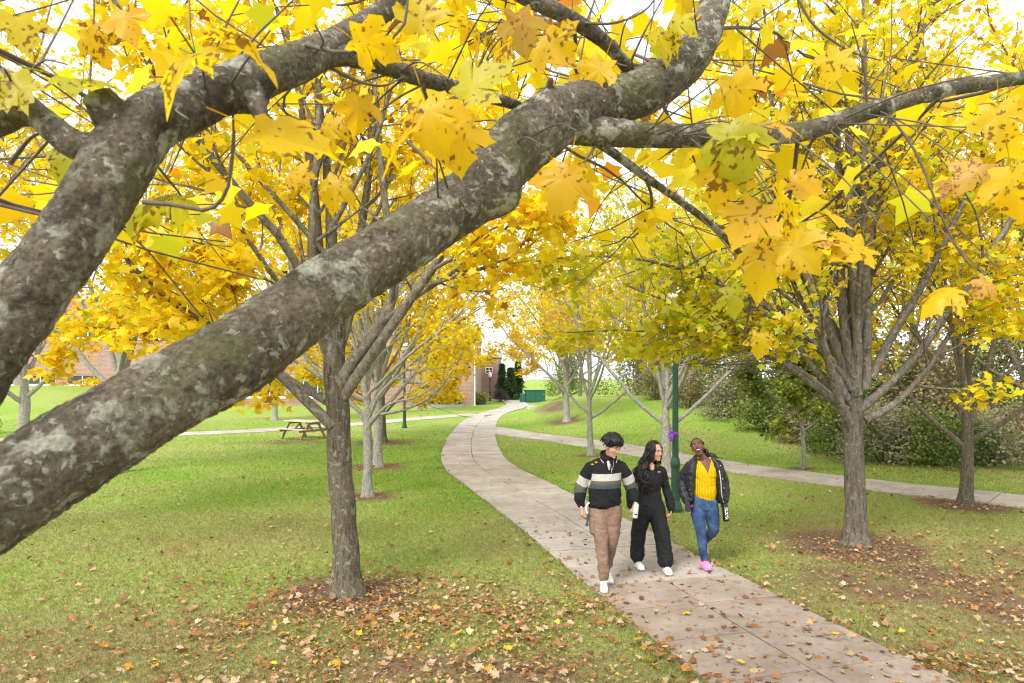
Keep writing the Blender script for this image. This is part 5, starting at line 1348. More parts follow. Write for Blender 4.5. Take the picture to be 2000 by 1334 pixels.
# ribbed yellow knit
m, n, l = newmat('ribbed mustard knit'); tc = N(n, 'ShaderNodeTexCoord')
wv = N(n, 'ShaderNodeTexWave', wave_type='BANDS', bands_direction='X'); wv.inputs['Scale'].default_value = 17; wv.inputs['Distortion'].default_value = .6; wv.inputs['Detail'].default_value = 2
l.new(tc.outputs['Object'], wv.inputs['Vector'])
b = N(n, 'ShaderNodeBsdfPrincipled'); b.inputs['Roughness'].default_value = .9; b.inputs['Specular IOR Level'].default_value = .15
r_ = ramp(n, [(0, (.62, .37, .003)), (1, (.80, .52, .006))]); l.new(wv.outputs[0], r_.inputs[0]); l.new(r_.outputs[0], b.inputs['Base Color'])
bp = N(n, 'ShaderNodeBump'); bp.inputs['Strength'].default_value = .8; bp.inputs['Distance'].default_value = .008; l.new(wv.outputs[0], bp.inputs['Height']); l.new(bp.outputs[0], b.inputs['Normal'])
out_of(n, l, b.outputs[0]); MP['mustard'] = m
# denim, worn pale on the thighs
m, n, l = newmat('faded blue denim'); tc = N(n, 'ShaderNodeTexCoord')
nz = N(n, 'ShaderNodeTexNoise'); nz.inputs['Scale'].default_value = 7; nz.inputs['Detail'].default_value = 5; l.new(tc.outputs['Object'], nz.inputs['Vector'])
r_ = ramp(n, [(.36, (.018, .038, .095)), (.60, (.055, .105, .215)), (.75, (.12, .19, .32))]); l.new(nz.outputs[0], r_.inputs[0])
n2 = N(n, 'ShaderNodeTexNoise'); n2.inputs['Scale'].default_value = 300; l.new(tc.outputs['Object'], n2.inputs['Vector'])
r2 = ramp(n, [(.35, (.75,) * 3), (.65, (1.2,) * 3)]); l.new(n2.outputs[0], r2.inputs[0])
b = N(n, 'ShaderNodeBsdfPrincipled'); b.inputs['Roughness'].default_value = .85; b.inputs['Specular IOR Level'].default_value = .2
l.new(mixc(n, l, 1.0, r_.outputs[0], r2.outputs[0], 'MULTIPLY'), b.inputs['Base Color']); out_of(n, l, b.outputs[0]); MP['denim'] = m

def locks(person, c, R, s, spec, mat='hair_black', name='hair', k=6, extra=(), sm=4):
    "hair as many tapered locks; spec = list of (points in the head frame, radii)"
    parts = []
    for pts, rad in spec: parts.append(chain(np.array(pts) * s @ R.T + c, np.array(rad) * s, k=k, n=8))
    o = fuse(name, parts + list(extra), .0042, sm, MP[mat], person, ratio=.45)
    mb = MB(); rg = RS(5)
    for pts, rad in spec * 3:       # loose strands lying on the mass
        P_ = np.array(pts) + rg.normal(0, .004, (len(pts), 3)) + norm(np.array(pts) - np.array((0, .02, .0))) * .004
        V, F = tube(spline(P_ * s @ R.T + c, 8), np.linspace(.0024, .0008, 8) * s, 3, False); mb.add(V, F)
    mb.build('strands', MP[mat], o, smooth=True)
    return o
def scalp(c, R, s, cut, grow_=1.0):
    "hair shell over the skull: upper back part of a slightly larger skull"
    V, F = ell((0, 0, 0), np.array((.080, .100, .094)) * s * grow_, None, 28, 22)
    V = V + np.array((0, .014, .034)) * s
    keep = []
    for f in F:
        q = V[list(f)].mean(0) / s
        if cut(q): keep.append(f)
    Vi = (V - np.array((0, .014, .034)) * s) * .9 + np.array((0, .014, .034)) * s; n_ = len(V)      # closed shell with thickness
    from collections import Counter
    ec = Counter(); allf = list(keep)
    for f in keep:
        for a, b_ in zip(f, f[1:] + f[:1]): ec[(a, b_)] += 1
    for f in keep: allf.append(tuple(q + n_ for q in f[::-1]))
    for (a, b_) in list(ec):
        if (b_, a) not in ec: allf.append((b_, a, a + n_, b_ + n_))
    return (np.vstack([V, Vi]) @ R.T + c, allf)

# ---------- man in striped sweater
def build_man():
    pr = empty('person', (1.03, 7.55, .03)); pr.scale = (.97,) * 3; tag(pr, 'person in black and grey striped sweater and brown cargo trousers, carrying a drink can', 'person', 'three people walking along the path')
    hc = np.array((.072, -.055, 1.568)); HR = rot(10, 4, 0) ; HR = rot(0, 0, 40) @ rot(20, 0, 0) @ rot(0, 6, 0)
    sR, eR, wR = (-.165, .0, 1.325), (-.272, .045, 1.08), (-.275, -.03, .875)
    sL, eL, wL = (.185, .015, 1.325), (.290, .05, 1.11), (.332, -.06, .935)
    hR, kR, aR = (-.085, .01, .90), (-.058, -.115, .50), (-.035, -.16, .105)
    hL, kL, aL = (.085, .01, .90), (.066, -.03, .50), (.035, .17, .13)
    nb = (.035, .015, 1.425)
    body = head_parts(hc, HR, 1.03)
    body += [chain([hc + np.array((-.005, .03, -.06)), (.045, .015, 1.45), nb], [.052, .056, .066]), chain([(0, .01, .88), (0, .01, 1.05), (.01, .0, 1.22), (.02, .01, 1.33)], np.array([[.14, .10], [.135, .095], [.155, .10], [.11, .07]]))]
    body += [chain([sR, eR, wR], [.046, .040, .029]), chain([sL, eL, wL], [.046, .040, .029]), chain([hR, kR, aR], [.082, .055, .038]), chain([hL, kL, aL], [.082, .055, .038])]
    body += hand_parts(wR, (.05, -.10, -1), (1, .25, 0), 1.0, .42, 1) + hand_parts(wL, (.05, -.25, -1), (-1, -.1, 0), 1.0, .75, -1)
    body += [chain([aR, (-.035, -.20, .05)], [.036, .034]), chain([aL, (.035, .14, .06)], [.036, .034])]
    fuse('body', body, .0058, 3, MP['skin_a'], pr, ratio=.33)
    face_bits(pr, hc, HR, 1.03, 'hair_black', 'lips_a', smile=.7)
    # sweater with stripes
    tz = [(0, .0, .865), (-.005, .0, .91), (-.005, .0, 1.02), (.0, -.005, 1.18), (.012, .0, 1.32), (.03, .012, 1.41), (.035, .015, 1.435)]
    sw = [chain(tz, np.array([[.150, .112], [.186, .142], [.186, .142], [.178, .132], [.165, .112], [.105, .080], [.072, .066]]), n=40, k=24),
          chain([(.035, .02, 1.40), (-.09, .01, 1.365), (-.175, .0, 1.315)], [.062, .058, .062]), chain([(.035, .02, 1.40), (.12, .015, 1.365), (.195, .01, 1.315)], [.062, .058, .062]),
          chain([sR, (-.228, .03, 1.21), eR, (-.284, .0, .97), (-.278, -.02, .90)], [.068, .072, .070, .066, .044], n=26), chain([sL, (.246, .03, 1.23), eL, (.32, .0, 1.02), (.332, -.045, .955)], [.068, .072, .070, .064, .044], n=26)]
    o = fuse('sweater', sw, .009, 4, MP['striped'], pr, wrinkle=folds(.012, 8, 7, 3, ([.86, .92, 1.1, 1.3], [.5, 1.2, .8, .4])))
    me = o.data; n_ = len(me.vertices); fc = np.empty(n_ * 3, np.float32); me.vertices.foreach_get('co', fc); fc = fc.reshape(-1, 3)
    band = fc[:, 2] - .03 * fc[:, 0]
    for (s_, e_, w_) in ((sR, eR, wR), (sL, eL, wL)):
        d1, t1 = seg_dist(fc, s_, e_); d2, t2 = seg_dist(fc, e_, w_)
        arm = (np.minimum(d1, d2) < .090) & (np.abs(fc[:, 0] - .01) > .168 + .10 * np.clip(fc[:, 2] - 1.28, 0, 1))
        along = np.where(d1 < d2, t1, 1 + t2)
        q = np.interp(along, [0, .48, .84, 1.06, 1.30, 2], [1.40, 1.262, 1.185, 1.145, 1.098, .90])
        band = np.where(arm, q, band)
    a_ = me.attributes.new('band', 'FLOAT', 'POINT'); a_.data.foreach_set('value', band.astype(np.float32))
    # collar with pale tipping, placket
    for sx, pts in ((-1, [(.035, .085, 1.485), (-.035, .055, 1.478), (-.045, -.025, 1.452), (-.018, -.085, 1.415)]), (1, [(.035, .085, 1.485), (.105, .06, 1.478), (.120, -.015, 1.455), (.100, -.085, 1.418)])):
        V, F = chain(pts, np.array([[.012, .030], [.012, .032], [.012, .034], [.010, .024]]), side=(1, 0, 0), k=10); cb = MB(); cb.add(V, F); c_ = cb.build('collar', MP['black_cotton'], pr, smooth=True)
        V, F = chain([np.array(p) + np.array((sx * .012, -.012, -.030)) for p in pts], [.004, .0055, .0055, .004], k=6); cb = MB(); cb.add(V, F); cb.build('tipping', MP['stripe_light'], c_, smooth=True)
    V, F = chain([(.018, -.112, 1.405), (.022, -.132, 1.36), (.026, -.140, 1.315)], np.array([[.015, .006], [.014, .006], [.006, .005]]), k=10); cb = MB(); cb.add(V, F); cb.build('placket', MP['stripe_light'], pr, smooth=True)
    V, F = tube(spline([(.085, -.075, 1.43), (.075, -.128, 1.36), (.05, -.146, 1.305), (.045, -.128, 1.36), (.02, -.10, 1.41)], 14), .0022, 5); cb = MB(); cb.add(V, F)
    V, F = chain([(.05, -.150, 1.315), (.05, -.151, 1.285)], [.004, .004], k=6); cb.add(V, F); V, F = chain([(.038, -.150, 1.305), (.062, -.150, 1.305)], [.0035, .0035], k=6); cb.add(V, F); cb.build('necklace', MP['metal'], pr)
    pt = MB()
    for (x_, z_) in ((-.150, 1.362), (-.108, 1.385)): 
        V, F = ell((x_, -.050, z_), (.018, .014, .010)); pt.add(V, F)
    pt.build('shoulder_patch', MP['orange_patch'], pr, smooth=True)
    # trousers
    tq = [chain([(0, .005, .80), (0, .005, .88), (0, .0, .94)], np.array([[.165, .118], [.178, .125], [.165, .115]])),
          chain([(-.085, .0, .84), (-.075, -.05, .68), kR, (-.045, -.16, .30), (-.035, -.17, .135)], [.108, .100, .074, .062, .059], n=30), chain([(.085, .0, .84), (.078, -.01, .68), kL, (.05, .07, .30), (.036, .155, .165)], [.108, .100, .076, .064, .060], n=30)]
    fuse('trousers', tq, .0095, 4, MP['khaki'], pr, wrinkle=folds(.011, 10, 13, 7, ([.1, .35, .55, .85], [1.1, .8, 1.0, .4])))
    for sx, zc, c_ in ((-1, .67, (-.165, -.045, .68)),):
        V, F = chain([(-.160, -.075, .745), (-.153, -.082, .60)], np.array([[.028, .055], [.028, .055]]), side=(1, .4, 0), k=12); cb = MB(); cb.add(V, F); cb.build('cargo_pocket', MP['khaki'], pr, smooth=True)
    for (an_, hl, to) in ((aR, (-.038, -.12, .0), (-.058, -.395, .0)), (aL, (.032, .21, .022), (.062, -.06, .0))):
        u, so_ = shoe_parts(an_, hl, to)
        s_ = fuse('shoe', u, .008, 3, MP['white_leather'], pr); fuse('sole', so_, .008, 2, MP['white_rubber'], s_)
        mid = np.array(hl) * .42 + np.array(to) * .58; lc = MB()
        for q in range(4):
            V, F = chain([mid + np.array((-.026, .0, .080 - q * .004)) + np.array((0, -.024, 0)) * (q - 1.5), mid + np.array((0, 0, .090 - q * .006)) + np.array((0, -.024, 0)) * (q - 1.5), mid + np.array((.026, 0, .080 - q * .004)) + np.array((0, -.024, 0)) * (q - 1.5)], [.004, .004, .004], k=6); lc.add(V, F)
        lc.build('laces', MP['white_sock'], s_, smooth=True)
        V, F = chain([np.array(an_) + (0, 0, .04), np.array(an_) + (0, -.02, -.03)], [.041, .041]); cb = MB(); cb.add(V, F); cb.build('sock', MP['white_sock'], pr, smooth=True)
    # messy black fringe
    rg = RS(3); sp = []
    for i in range(230):
        a = rg.uniform(0, 2 * math.pi); el = rg.uniform(.05, 1.5)
        d = np.array((math.cos(a) * math.cos(el), math.sin(a) * math.cos(el), math.sin(el)))
        if d[1] < -.2 and el < .45: el = .45 + rg.uniform(0, .4); d = np.array((math.cos(a) * math.cos(el), math.sin(a) * math.cos(el), math.sin(el)))
        p = np.array((0, .014, .040)) + d * np.array((.074, .094, .088))
        low_ = norm(np.array((d[0], d[1] - .15, 0)) + 1e-6)          # falls outward and down from the crown
        ln = rg.uniform(.05, .078)
        p1 = p + norm(d * .8 + low_ * .5 + rg.normal(0, .10, 3)) * ln * .40; p2 = p1 + norm(low_ * .22 + np.array((0, -.12, -1.0)) + rg.normal(0, .14, 3)) * ln * .75
        sp.append(([p - d * .01, p1, p2], [.014, .014, .006]))
    mop = [ell(np.array(c_) @ HR.T * 1.03 + hc, np.array(r_) * 1.03, HR) for c_, r_ in (((0, .012, .062), (.092, .110, .074)), ((.0, -.055, .090), (.070, .050, .040)), ((-.06, .0, .04), (.032, .07, .05)), ((.06, .0, .04), (.032, .07, .05)))]
    locks(pr, hc, HR, 1.03, sp, extra=mop)
    return pr
man = build_man()
# can in his hand, strap at his hip
def place(p, base=(1.03, 7.55, .03)): return tuple(np.array(base) + .97 * np.array(p))
cn = empty('drink_can', place((.318, -.115, .765))); cn.rotation_euler = (math.radians(-8), math.radians(8), 0); tag(cn, 'tall pale grey drink can held in the hand of the striped sweater walker', 'can')
mb = MB(); mb.lathe([(.022, 0), (.027, .008), (.029, .015), (.029, .145), (.025, .155), (.023, .158)], 20); mb.build('body', MP['can'], cn, smooth=True)
mb = MB(); mb.lathe([(.0225, .1582), (.024, .160), (.024, .163), (.021, .162), (.020, .1595)], 20); mb.build('lid', MP['metal'], cn)
mb = MB(); mb.box(-.016, .014, -.0305, -.0293, .038, .052); mb.build('print', MP['bottle'], cn)
lk = empty('lanyard', place((-.205, -.05, .90))); tag(lk, 'white and grey key strap hanging at the hip of the brown trousers', 'lanyard')
mb = MB(); V, F = tube(spline([(.02, 0, .03), (-.012, -.02, .0), (-.018, -.02, -.05), (.0, -.02, -.09)], 12), .009, 6); mb.add(V, F); mb.build('loop', MP['print_white'], lk, smooth=True)
mb = MB(); V, F = chain([(.002, -.02, -.085), (-.006, -.03, -.17), (-.016, -.035, -.215)], np.array([[.013, .005], [.013, .005], [.016, .006]])); mb.add(V, F); mb.build('strap', MP['stripe_slate'], lk, smooth=True)

# ---------- woman in black
def build_black():
    pr = empty('person', (1.63, 8.10, .03)); tag(pr, 'person with long black hair in all black fleece and wide trousers, walking in the middle', 'person', 'three people walking along the path')
    hc = np.array((.055, -.03, 1.405)); HR = rot(0, 0, 38) @ rot(2, 0, 0); s = .96
    sR, eR, wR = (-.125, .02, 1.165), (-.205, .08, .965), (-.22, .05, .78); sL, eL, wL = (.150, .02, 1.165), (.212, .05, .95), (.250, -.02, .75)
    hR, kR, aR = (-.075, 0, .79), (-.115, .05, .43), (-.125, .09, .09); hL, kL, aL = (.080, 0, .79), (.135, -.07, .43), (.165, -.12, .10)
    body = head_parts(hc, HR, s, True)
    body += [chain([hc + np.array((-.01, .03, -.05)), (.02, .02, 1.28), (.01, .02, 1.235)], [.043, .045, .055]), chain([(0, 0, .78), (0, .0, .95), (.0, 0, 1.1), (.01, .01, 1.21)], np.array([[.12, .09], [.105, .08], [.125, .092], [.115, .07]]))]
    body += [chain([sR, eR, wR], [.044, .034, .024]), chain([sL, eL, wL], [.044, .034, .024]), chain([hR, kR, aR], [.07, .048, .034]), chain([hL, kL, aL], [.07, .048, .034])]
    body += hand_parts(wR, (0, -.2, -1), (1, .2, 0), .88, .4, 1) + hand_parts(wL, (.0, -.15, -1), (-1, .2, 0), .88, .5, -1)
    body += [chain([aR, (-.125, .05, .05)], [.033, .03]), chain([aL, (.168, -.16, .05)], [.033, .03])]
    fuse('body', body, .0058, 3, MP['skin_b'], pr, ratio=.33)
    face_bits(pr, hc, HR, s, 'hair_black', 'lips_a', smile=1.0)
    top = [chain([(.0, .0, .79), (.0, 0, .93), (.005, -.005, 1.07), (.008, .0, 1.17), (.01, .015, 1.235)], np.array([[.150, .112], [.132, .100], [.146, .116], [.130, .098], [.072, .060]]), n=34, k=22),
           chain([sR, eR, wR, (-.22, .03, .75)], [.052, .048, .042, .036], n=22), chain([sL, (.185, .04, 1.05), eL, (.235, .01, .85), wL, (.25, -.03, .69)], [.054, .052, .050, .052, .050, .026], n=26),
           chain([(.01, .02, 1.235), (-.07, .02, 1.205), (-.13, .02, 1.16)], [.050, .046, .048]), chain([(.01, .02, 1.235), (.09, .02, 1.205), (.155, .02, 1.16)], [.050, .046, .048])]
    fuse('fleece_top', top, .0085, 4, MP['black_fleece'], pr, wrinkle=folds(.008, 9, 12, 13))
    for sx, pts in ((-1, [(.01, .085, 1.305), (-.045, .045, 1.295), (-.055, -.03, 1.262), (-.015, -.096, 1.185)]), (1, [(.01, .085, 1.305), (.068, .045, 1.295), (.080, -.03, 1.265), (.052, -.100, 1.190)])):
        V, F = chain(pts, np.array([[.010, .026], [.010, .028], [.012, .036], [.010, .022]]), k=10); cb = MB(); cb.add(V, F); cb.build('collar', MP['black_fleece'], pr, smooth=True)
    # bare V of the neckline lies proud of the fleece
    V, F = ell((.018, -.066, 1.222), (.030, .030, .055), rot(-18)); cb = MB(); cb.add(V, F); nk = cb.build('neckline', MP['skin_b'], pr, smooth=True)
    cb = MB(); cb.box(.078, .112, -.0955, -.0925, 1.166, 1.172); lg = cb.build('chest_mark', MP['print_white'], pr)
    tq = [chain([(0, .0, .70), (0, 0, .80), (0, 0, .86)], np.array([[.150, .118], [.155, .118], [.135, .102]])),
          chain([(-.075, 0, .74), (-.095, .02, .58), kR, (-.125, .08, .25), (-.128, .085, .125)], [.104, .098, .088, .084, .080], n=28), chain([(.078, 0, .74), (.105, -.03, .58), kL, (.155, -.10, .25), (.165, -.115, .125)], [.104, .098, .090, .088, .086], n=28)]
    fuse('trousers', tq, .009, 4, MP['black_fleece'], pr, wrinkle=folds(.010, 10, 8, 17, ([.1, .4, .9], [1.3, 1, .4])))
    for (an_, hl, to) in ((aR, (-.128, .135, .0), (-.095, -.10, .0)), (aL, (.160, -.06, .0), (.185, -.295, .0))):
        u, so_ = shoe_parts(an_, hl, to, .98); s_ = fuse('shoe', u, .008, 3, MP['white_leather'], pr); fuse('sole', so_, .008, 2, MP['white_rubber'], s_)
        V, F = chain([np.array(an_) + (0, 0, .04), np.array(an_) + (0, -.02, -.03)], [.039, .039]); cb = MB(); cb.add(V, F); cb.build('sock', MP['white_sock'], pr, smooth=True)
    rg = RS(8); sp = []
    Ri = HR.T
    def W(p): return (np.array(p) - hc) @ HR / s      # person frame -> head frame
    for i in range(280):
        a = rg.uniform(-.75, math.pi + .75); d = np.array((math.cos(a), math.sin(a)))
        el = rg.uniform(.3, 1.4)
        p = np.array((0, .014, .034)) + np.array((d[0] * math.cos(el) * .078, d[1] * math.cos(el) * .098, math.sin(el) * .092))
        p1 = np.array((d[0] * .090, .014 + d[1] * .105, rg.uniform(-.05, .0)))
        w1 = p1 * s @ HR.T + hc
        side_ = rg.uniform() < .55
        if side_: e1 = (-.085 + rg.normal(0, .028), -.02 + rg.normal(0, .045), 1.245); e2 = (-.085 + rg.normal(0, .035), -.10 + rg.normal(0, .018), 1.10 + rg.normal(0, .05)); e3 = (-.07 + rg.normal(0, .03), -.128 + rg.normal(0, .012), 1.03 + rg.normal(0, .05))
        else: e1 = (-.01 + rg.normal(0, .05), .085 + rg.normal(0, .02), 1.22); e2 = (-.04 + rg.normal(0, .06), .13, 1.08); e3 = (-.04 + rg.normal(0, .06), .13, .98 + rg.normal(0, .05))
        sp.append(([p, p1, W(e1), W(e2), W(e3)], [.010, .0085, .0075, .0065, .003]))
    for i in range(14):     # strand hanging past the far cheek
        sp.append(([(.055, -.02, .08), (.078, -.04, .02), (.080 + rg.normal(0, .004), -.035, -.08), (.078 + rg.normal(0, .008), -.03, -.16)], [.010, .010, .008, .003]))
    locks(pr, hc, HR, s, sp, sm=1, extra=[scalp(hc, HR, s, lambda q: (q[1] > -.052 or q[2] > .092) and q[2] > -.02, 1.03)])
    er = MB(); V, F = tube(spline([np.array((-.075, -.0, -.045)) * s @ HR.T + hc, np.array((-.083, -.005, -.06)) * s @ HR.T + hc, np.array((-.078, -.008, -.075)) * s @ HR.T + hc], 6), .003, 6); er.add(V, F); er.build('earring', MP['metal'], pr)
    return pr
build_black()

# ---------- woman in yellow sweater and open jacket
def build_yellow():
    base = (2.32, 8.30, .03)
    pr = empty('person', base); tag(pr, 'laughing person in yellow ribbed sweater, open black jacket, blue jeans and pink clogs', 'person', 'three people walking along the path')
    hc = np.array((-.065, -.01, 1.430)); HR = rot(0, 0, -16) @ rot(0, -15, 0) @ rot(-24, 0, 0); s = .95
    sR, eR, wR = (-.140, .02, 1.205), (-.235, .06, .985), (-.218, -.07, .795); sL, eL, wL = (.172, .02, 1.215), (.262, .06, .99), (.256, -.03, .80)
    hR, kR, aR = (-.075, 0, .78), (-.045, -.08, .42), (-.012, -.10, .10); hL, kL, aL = (.085, 0, .78), (.120, -.02, .43), (.100, .27, .22)
    body = head_parts(hc, HR, s, True, True)
    body += [chain([hc + np.array((.012, .03, -.05)), (.0, .02, 1.315), (.012, .015, 1.255)], [.045, .047, .06]), chain([(0, 0, .78), (0, .0, .95), (.01, 0, 1.1), (.015, .01, 1.24)], np.array([[.125, .10], [.11, .088], [.125, .10], [.12, .075]]))]
    body += [chain([sR, eR, wR], [.046, .036, .026]), chain([sL, eL, wL], [.046, .036, .026]), chain([hR, kR, aR], [.066, .046, .032]), chain([hL, kL, aL], [.066, .046, .032])]
    body += hand_parts(wR, (.25, -.35, -.9), (.5, .1, .3), .88, .8, 1) + hand_parts(wL, (.0, -.2, -1), (-1, -.1, 0), .88, .85, -1)
    body += [chain([aR, (-.01, -.15, .05)], [.033, .03]), chain([aL, (.095, .31, .14)], [.033, .03]), ell((.018, -.045, 1.240), (.060, .036, .060), rot(-15))]
    fuse('body', body, .0058, 3, MP['skin_c'], pr, ratio=.33)
    face_bits(pr, hc, HR, s, 'hair_black', 'lips_c', smile=1.0, mouth_open=True)
    kn = [chain([(.02, .0, .825), (.018, -.006, .90), (.018, -.012, 1.02), (.02, -.014, 1.13), (.02, -.002, 1.215)], np.array([[.140, .118], [.150, .124], [.140, .118], [.144, .122], [.118, .088]]), n=34, k=24),
          chain([(-.075, -.01, 1.20), (-.062, .01, 1.29)], [.036, .02]), chain([(.105, -.01, 1.20), (.090, .01, 1.29)], [.036, .02])]
    o = fuse('sweater', kn, .0065, 4, [MP['mustard'], MP['skin_c']], pr, wrinkle=folds(.005, 9, 14, 23))
    fc = face_centres(o.data); vv = (fc[:, 1] < -.03) & (fc[:, 2] > 1.135) & (np.abs(fc[:, 0] - .02) < (fc[:, 2] - 1.135) * .48 + .003)
    o.data.polygons.foreach_set('material_index', vv.astype(np.int32))
    jk = [chain([(.02, .075, .80), (.02, .070, 1.0), (.02, .06, 1.17), (.02, .055, 1.25)], np.array([[.20, .075], [.195, .075], [.185, .075], [.12, .05]]), n=24),
          chain([(-.165, -.005, .80), (-.165, .0, 1.0), (-.140, .0, 1.18), (-.085, .02, 1.275)], np.array([[.050, .118], [.060, .118], [.062, .100], [.030, .055]]), n=24), chain([(.205, -.005, .80), (.195, .0, 1.0), (.175, .0, 1.18), (.120, .02, 1.285)], np.array([[.052, .125], [.060, .120], [.062, .100], [.030, .055]]), n=24),
          chain([sR, (-.195, .05, 1.10), eR, (-.237, .0, .89), wR], [.066, .070, .070, .066, .052], n=26), chain([sL, (.225, .05, 1.11), eL, (.27, .02, .89), wL], [.066, .070, .072, .066, .054], n=26),
          chain([(-.03, .06, 1.285), (-.10, .03, 1.25), (-.155, .02, 1.20)], [.045, .05, .058]), chain([(.08, .06, 1.285), (.13, .03, 1.255), (.185, .02, 1.21)], [.045, .05, .058]),
          chain([(-.075, .06, 1.30), (.015, .125, 1.30), (.125, .07, 1.315), (.165, -.01, 1.29)], [.030, .042, .040, .026])]
    fuse('jacket', jk, .0095, 3, MP['nylon'], pr, wrinkle=folds(.007, 10, 16, 29, ([.7, 1.0, 1.3], [1, 1, .7])))
    V, F = tube(spline([(.148, -.045, 1.27), (.170, -.105, 1.15), (.182, -.128, 1.0), (.190, -.128, .88), (.215, -.118, .775)], 26), .0052, 6); cb = MB(); cb.add(V, F); cb.build('zip', MP['zip'], pr, smooth=True)
    cb = MB()
    for (x_, y_, z_) in ((.165, -.065, 1.285), (.185, -.098, 1.215), (.205, -.118, 1.06), (.222, -.120, .95), (-.190, -.118, .93)):
        V, F = ell((x_, y_, z_), (.008, .006, .008)); cb.add(V, F)
    cb.build('snap_buttons', MP['metal'], pr, smooth=True)
    tq = [chain([(.005, .0, .74), (.005, 0, .80), (.01, 0, .85)], np.array([[.155, .118], [.155, .118], [.138, .108]])),
          chain([(-.072, 0, .76), (-.065, -.03, .60), kR, (-.030, -.095, .26), (-.012, -.10, .105)], [.094, .084, .062, .054, .044], n=30), chain([(.085, 0, .76), (.108, -.02, .60), kL, (.112, .12, .33), (.100, .25, .235)], [.094, .086, .066, .056, .045], n=30)]
    fuse('jeans', tq, .008, 4, MP['denim'], pr, wrinkle=folds(.004, 16, 22, 31, ([.1, .4, .8], [1.2, 1, .3])))
    for (hl, to) in (((-.012, -.045, .0), (-.002, -.285, .0)), ((.105, .375, .205), (.090, .255, .01))):
        hl = np.array(hl); to = np.array(to); d = norm(to - hl); sd = norm(np.cross(d, (0, .3, 1.0))); up = np.cross(sd, d); L_ = np.linalg.norm(to - hl)
        pts = [hl + up * .035 + d * .03, hl + d * L_ * .4 + up * .042, hl + d * L_ * .72 + up * .040, to - d * .035 + up * .034]
        u = [chain(pts, np.array([[.042, .034], [.046, .044], [.055, .042], [.046, .034]]), side=sd)]
        sh = fuse('clog', u, .007, 3, MP['pink_foam'], pr)
        V, F = chain([hl + up * .012 + d * .01, hl + d * L_ * .5 + up * .012, to - d * .02 + up * .013], np.array([[.046, .012], [.050, .012], [.050, .012]]), side=sd); cb = MB(); cb.add(V, F); cb.build('sole', MP['pink_foam'], sh, smooth=True)
        V, F = tube(spline([pts[1] + sd * .046, hl - d * .012 + up * .06 + sd * .03, hl - d * .018 + up * .062, hl - d * .012 + up * .06 - sd * .03, pts[1] - sd * .046], 16), .008, 6); cb = MB(); cb.add(V, F); cb.build('heel_strap', MP['pink_foam'], sh, smooth=True)
        hb = MB()
        for (q, w_) in ((.62, .02), (.62, -.02), (.75, 0), (.75, .028), (.75, -.028)):
            c_ = hl + d * L_ * q + up * .079 + sd * w_; V, F = ell(c_, (.006, .006, .004)); hb.add(V, F)
        hb.build('vent_holes', MP['stripe_slate'], sh)
    rg = RS(12); sp = []
    for i in range(46):
        a = rg.uniform(0, math.pi); x_ = math.cos(a)
        sp.append(([(x_ * .078, -.030 + .03 * abs(x_), .105 - .06 * abs(x_)), (x_ * .075, .06, .085 - .04 * abs(x_)), (x_ * .03 + .015, .118, .0)], [.007, .010, .008]))
    bun = [ell(np.array((.045, .125, -.02)) * s @ HR.T + hc, (.042, .042, .048)), ell(np.array((.085, .09, -.07)) * s @ HR.T + hc, (.028, .03, .05))]
    locks(pr, hc, HR, s, sp, extra=[scalp(hc, HR, s, lambda q: q[2] > .02 - .6 * (q[1] - .0) + (.045 if q[1] < -.04 else 0) and q[1] > -.062, .985)] + bun)
    def pl(p): return tuple(np.array(base) + np.array(p))
    bt = empty('water_bottle', pl((.258, -.085, .548))); bt.rotation_euler = (0, math.radians(-5), 0); tag(bt, 'black water bottle with white vertical lettering held by the person in yellow', 'bottle')
    mb = MB(); mb.lathe([(.030, 0), (.036, .006), (.037, .02), (.037, .175), (.030, .20), (.022, .212)], 24); mb.build('body', MP['bottle'], bt, smooth=True)
    mb = MB(); mb.lathe([(.0225, .2125), (.027, .215), (.027, .25), (.022, .256)], 20); mb.build('cap', MP['bottle'], bt)
    fcv = bpy.data.curves.new('lettering', 'FONT'); fcv.body = 'BOADCTON'; fcv.size = .046; fcv.offset = .0022; fcv.extrude = .0006; fcv.align_x = 'CENTER'; fcv.align_y = 'CENTER'
    to_ = bpy.data.objects.new('tmp', fcv); COL.objects.link(to_); dg = bpy.context.evaluated_depsgraph_get(); dg.update(); tm = bpy.data.meshes.new_from_object(to_.evaluated_get(dg)); bpy.data.objects.remove(to_)
    co = np.empty(len(tm.vertices) * 3, np.float32); tm.vertices.foreach_get('co', co); co = co.reshape(-1, 3)
    k_ = .150 / (co[:, 0].max() - co[:, 0].min()); a = co[:, 1] * 1.15 / .0385       # wrap round the bottle, reading upwards
    new = np.column_stack([np.sin(-a + .15) * (.0376 + co[:, 2]), -np.cos(-a + .15) * (.0376 + co[:, 2]), .1 + co[:, 0] * k_])
    tm.vertices.foreach_set('co', new.astype(np.float32).ravel()); tm.update(); tm.materials.clear(); link('lettering', tm, MP['print_white'], bt)
    ph = empty('phone', pl((-.225, -.150, .675))); ph.rotation_euler = (math.radians(-12), math.radians(10), math.radians(25)); tag(ph, 'black phone held in the hand of the person in the open jacket', 'phone')
    mb = MB(); mb.box(-.036, .036, -.005, .005, 0, .145); mb.build('case', MP['phone'], ph, bevel=.003)
    mb = MB(); mb.box(-.032, .032, -.0062, -.0052, .006, .139); mb.build('screen', MP['phone'], ph)
build_yellow()
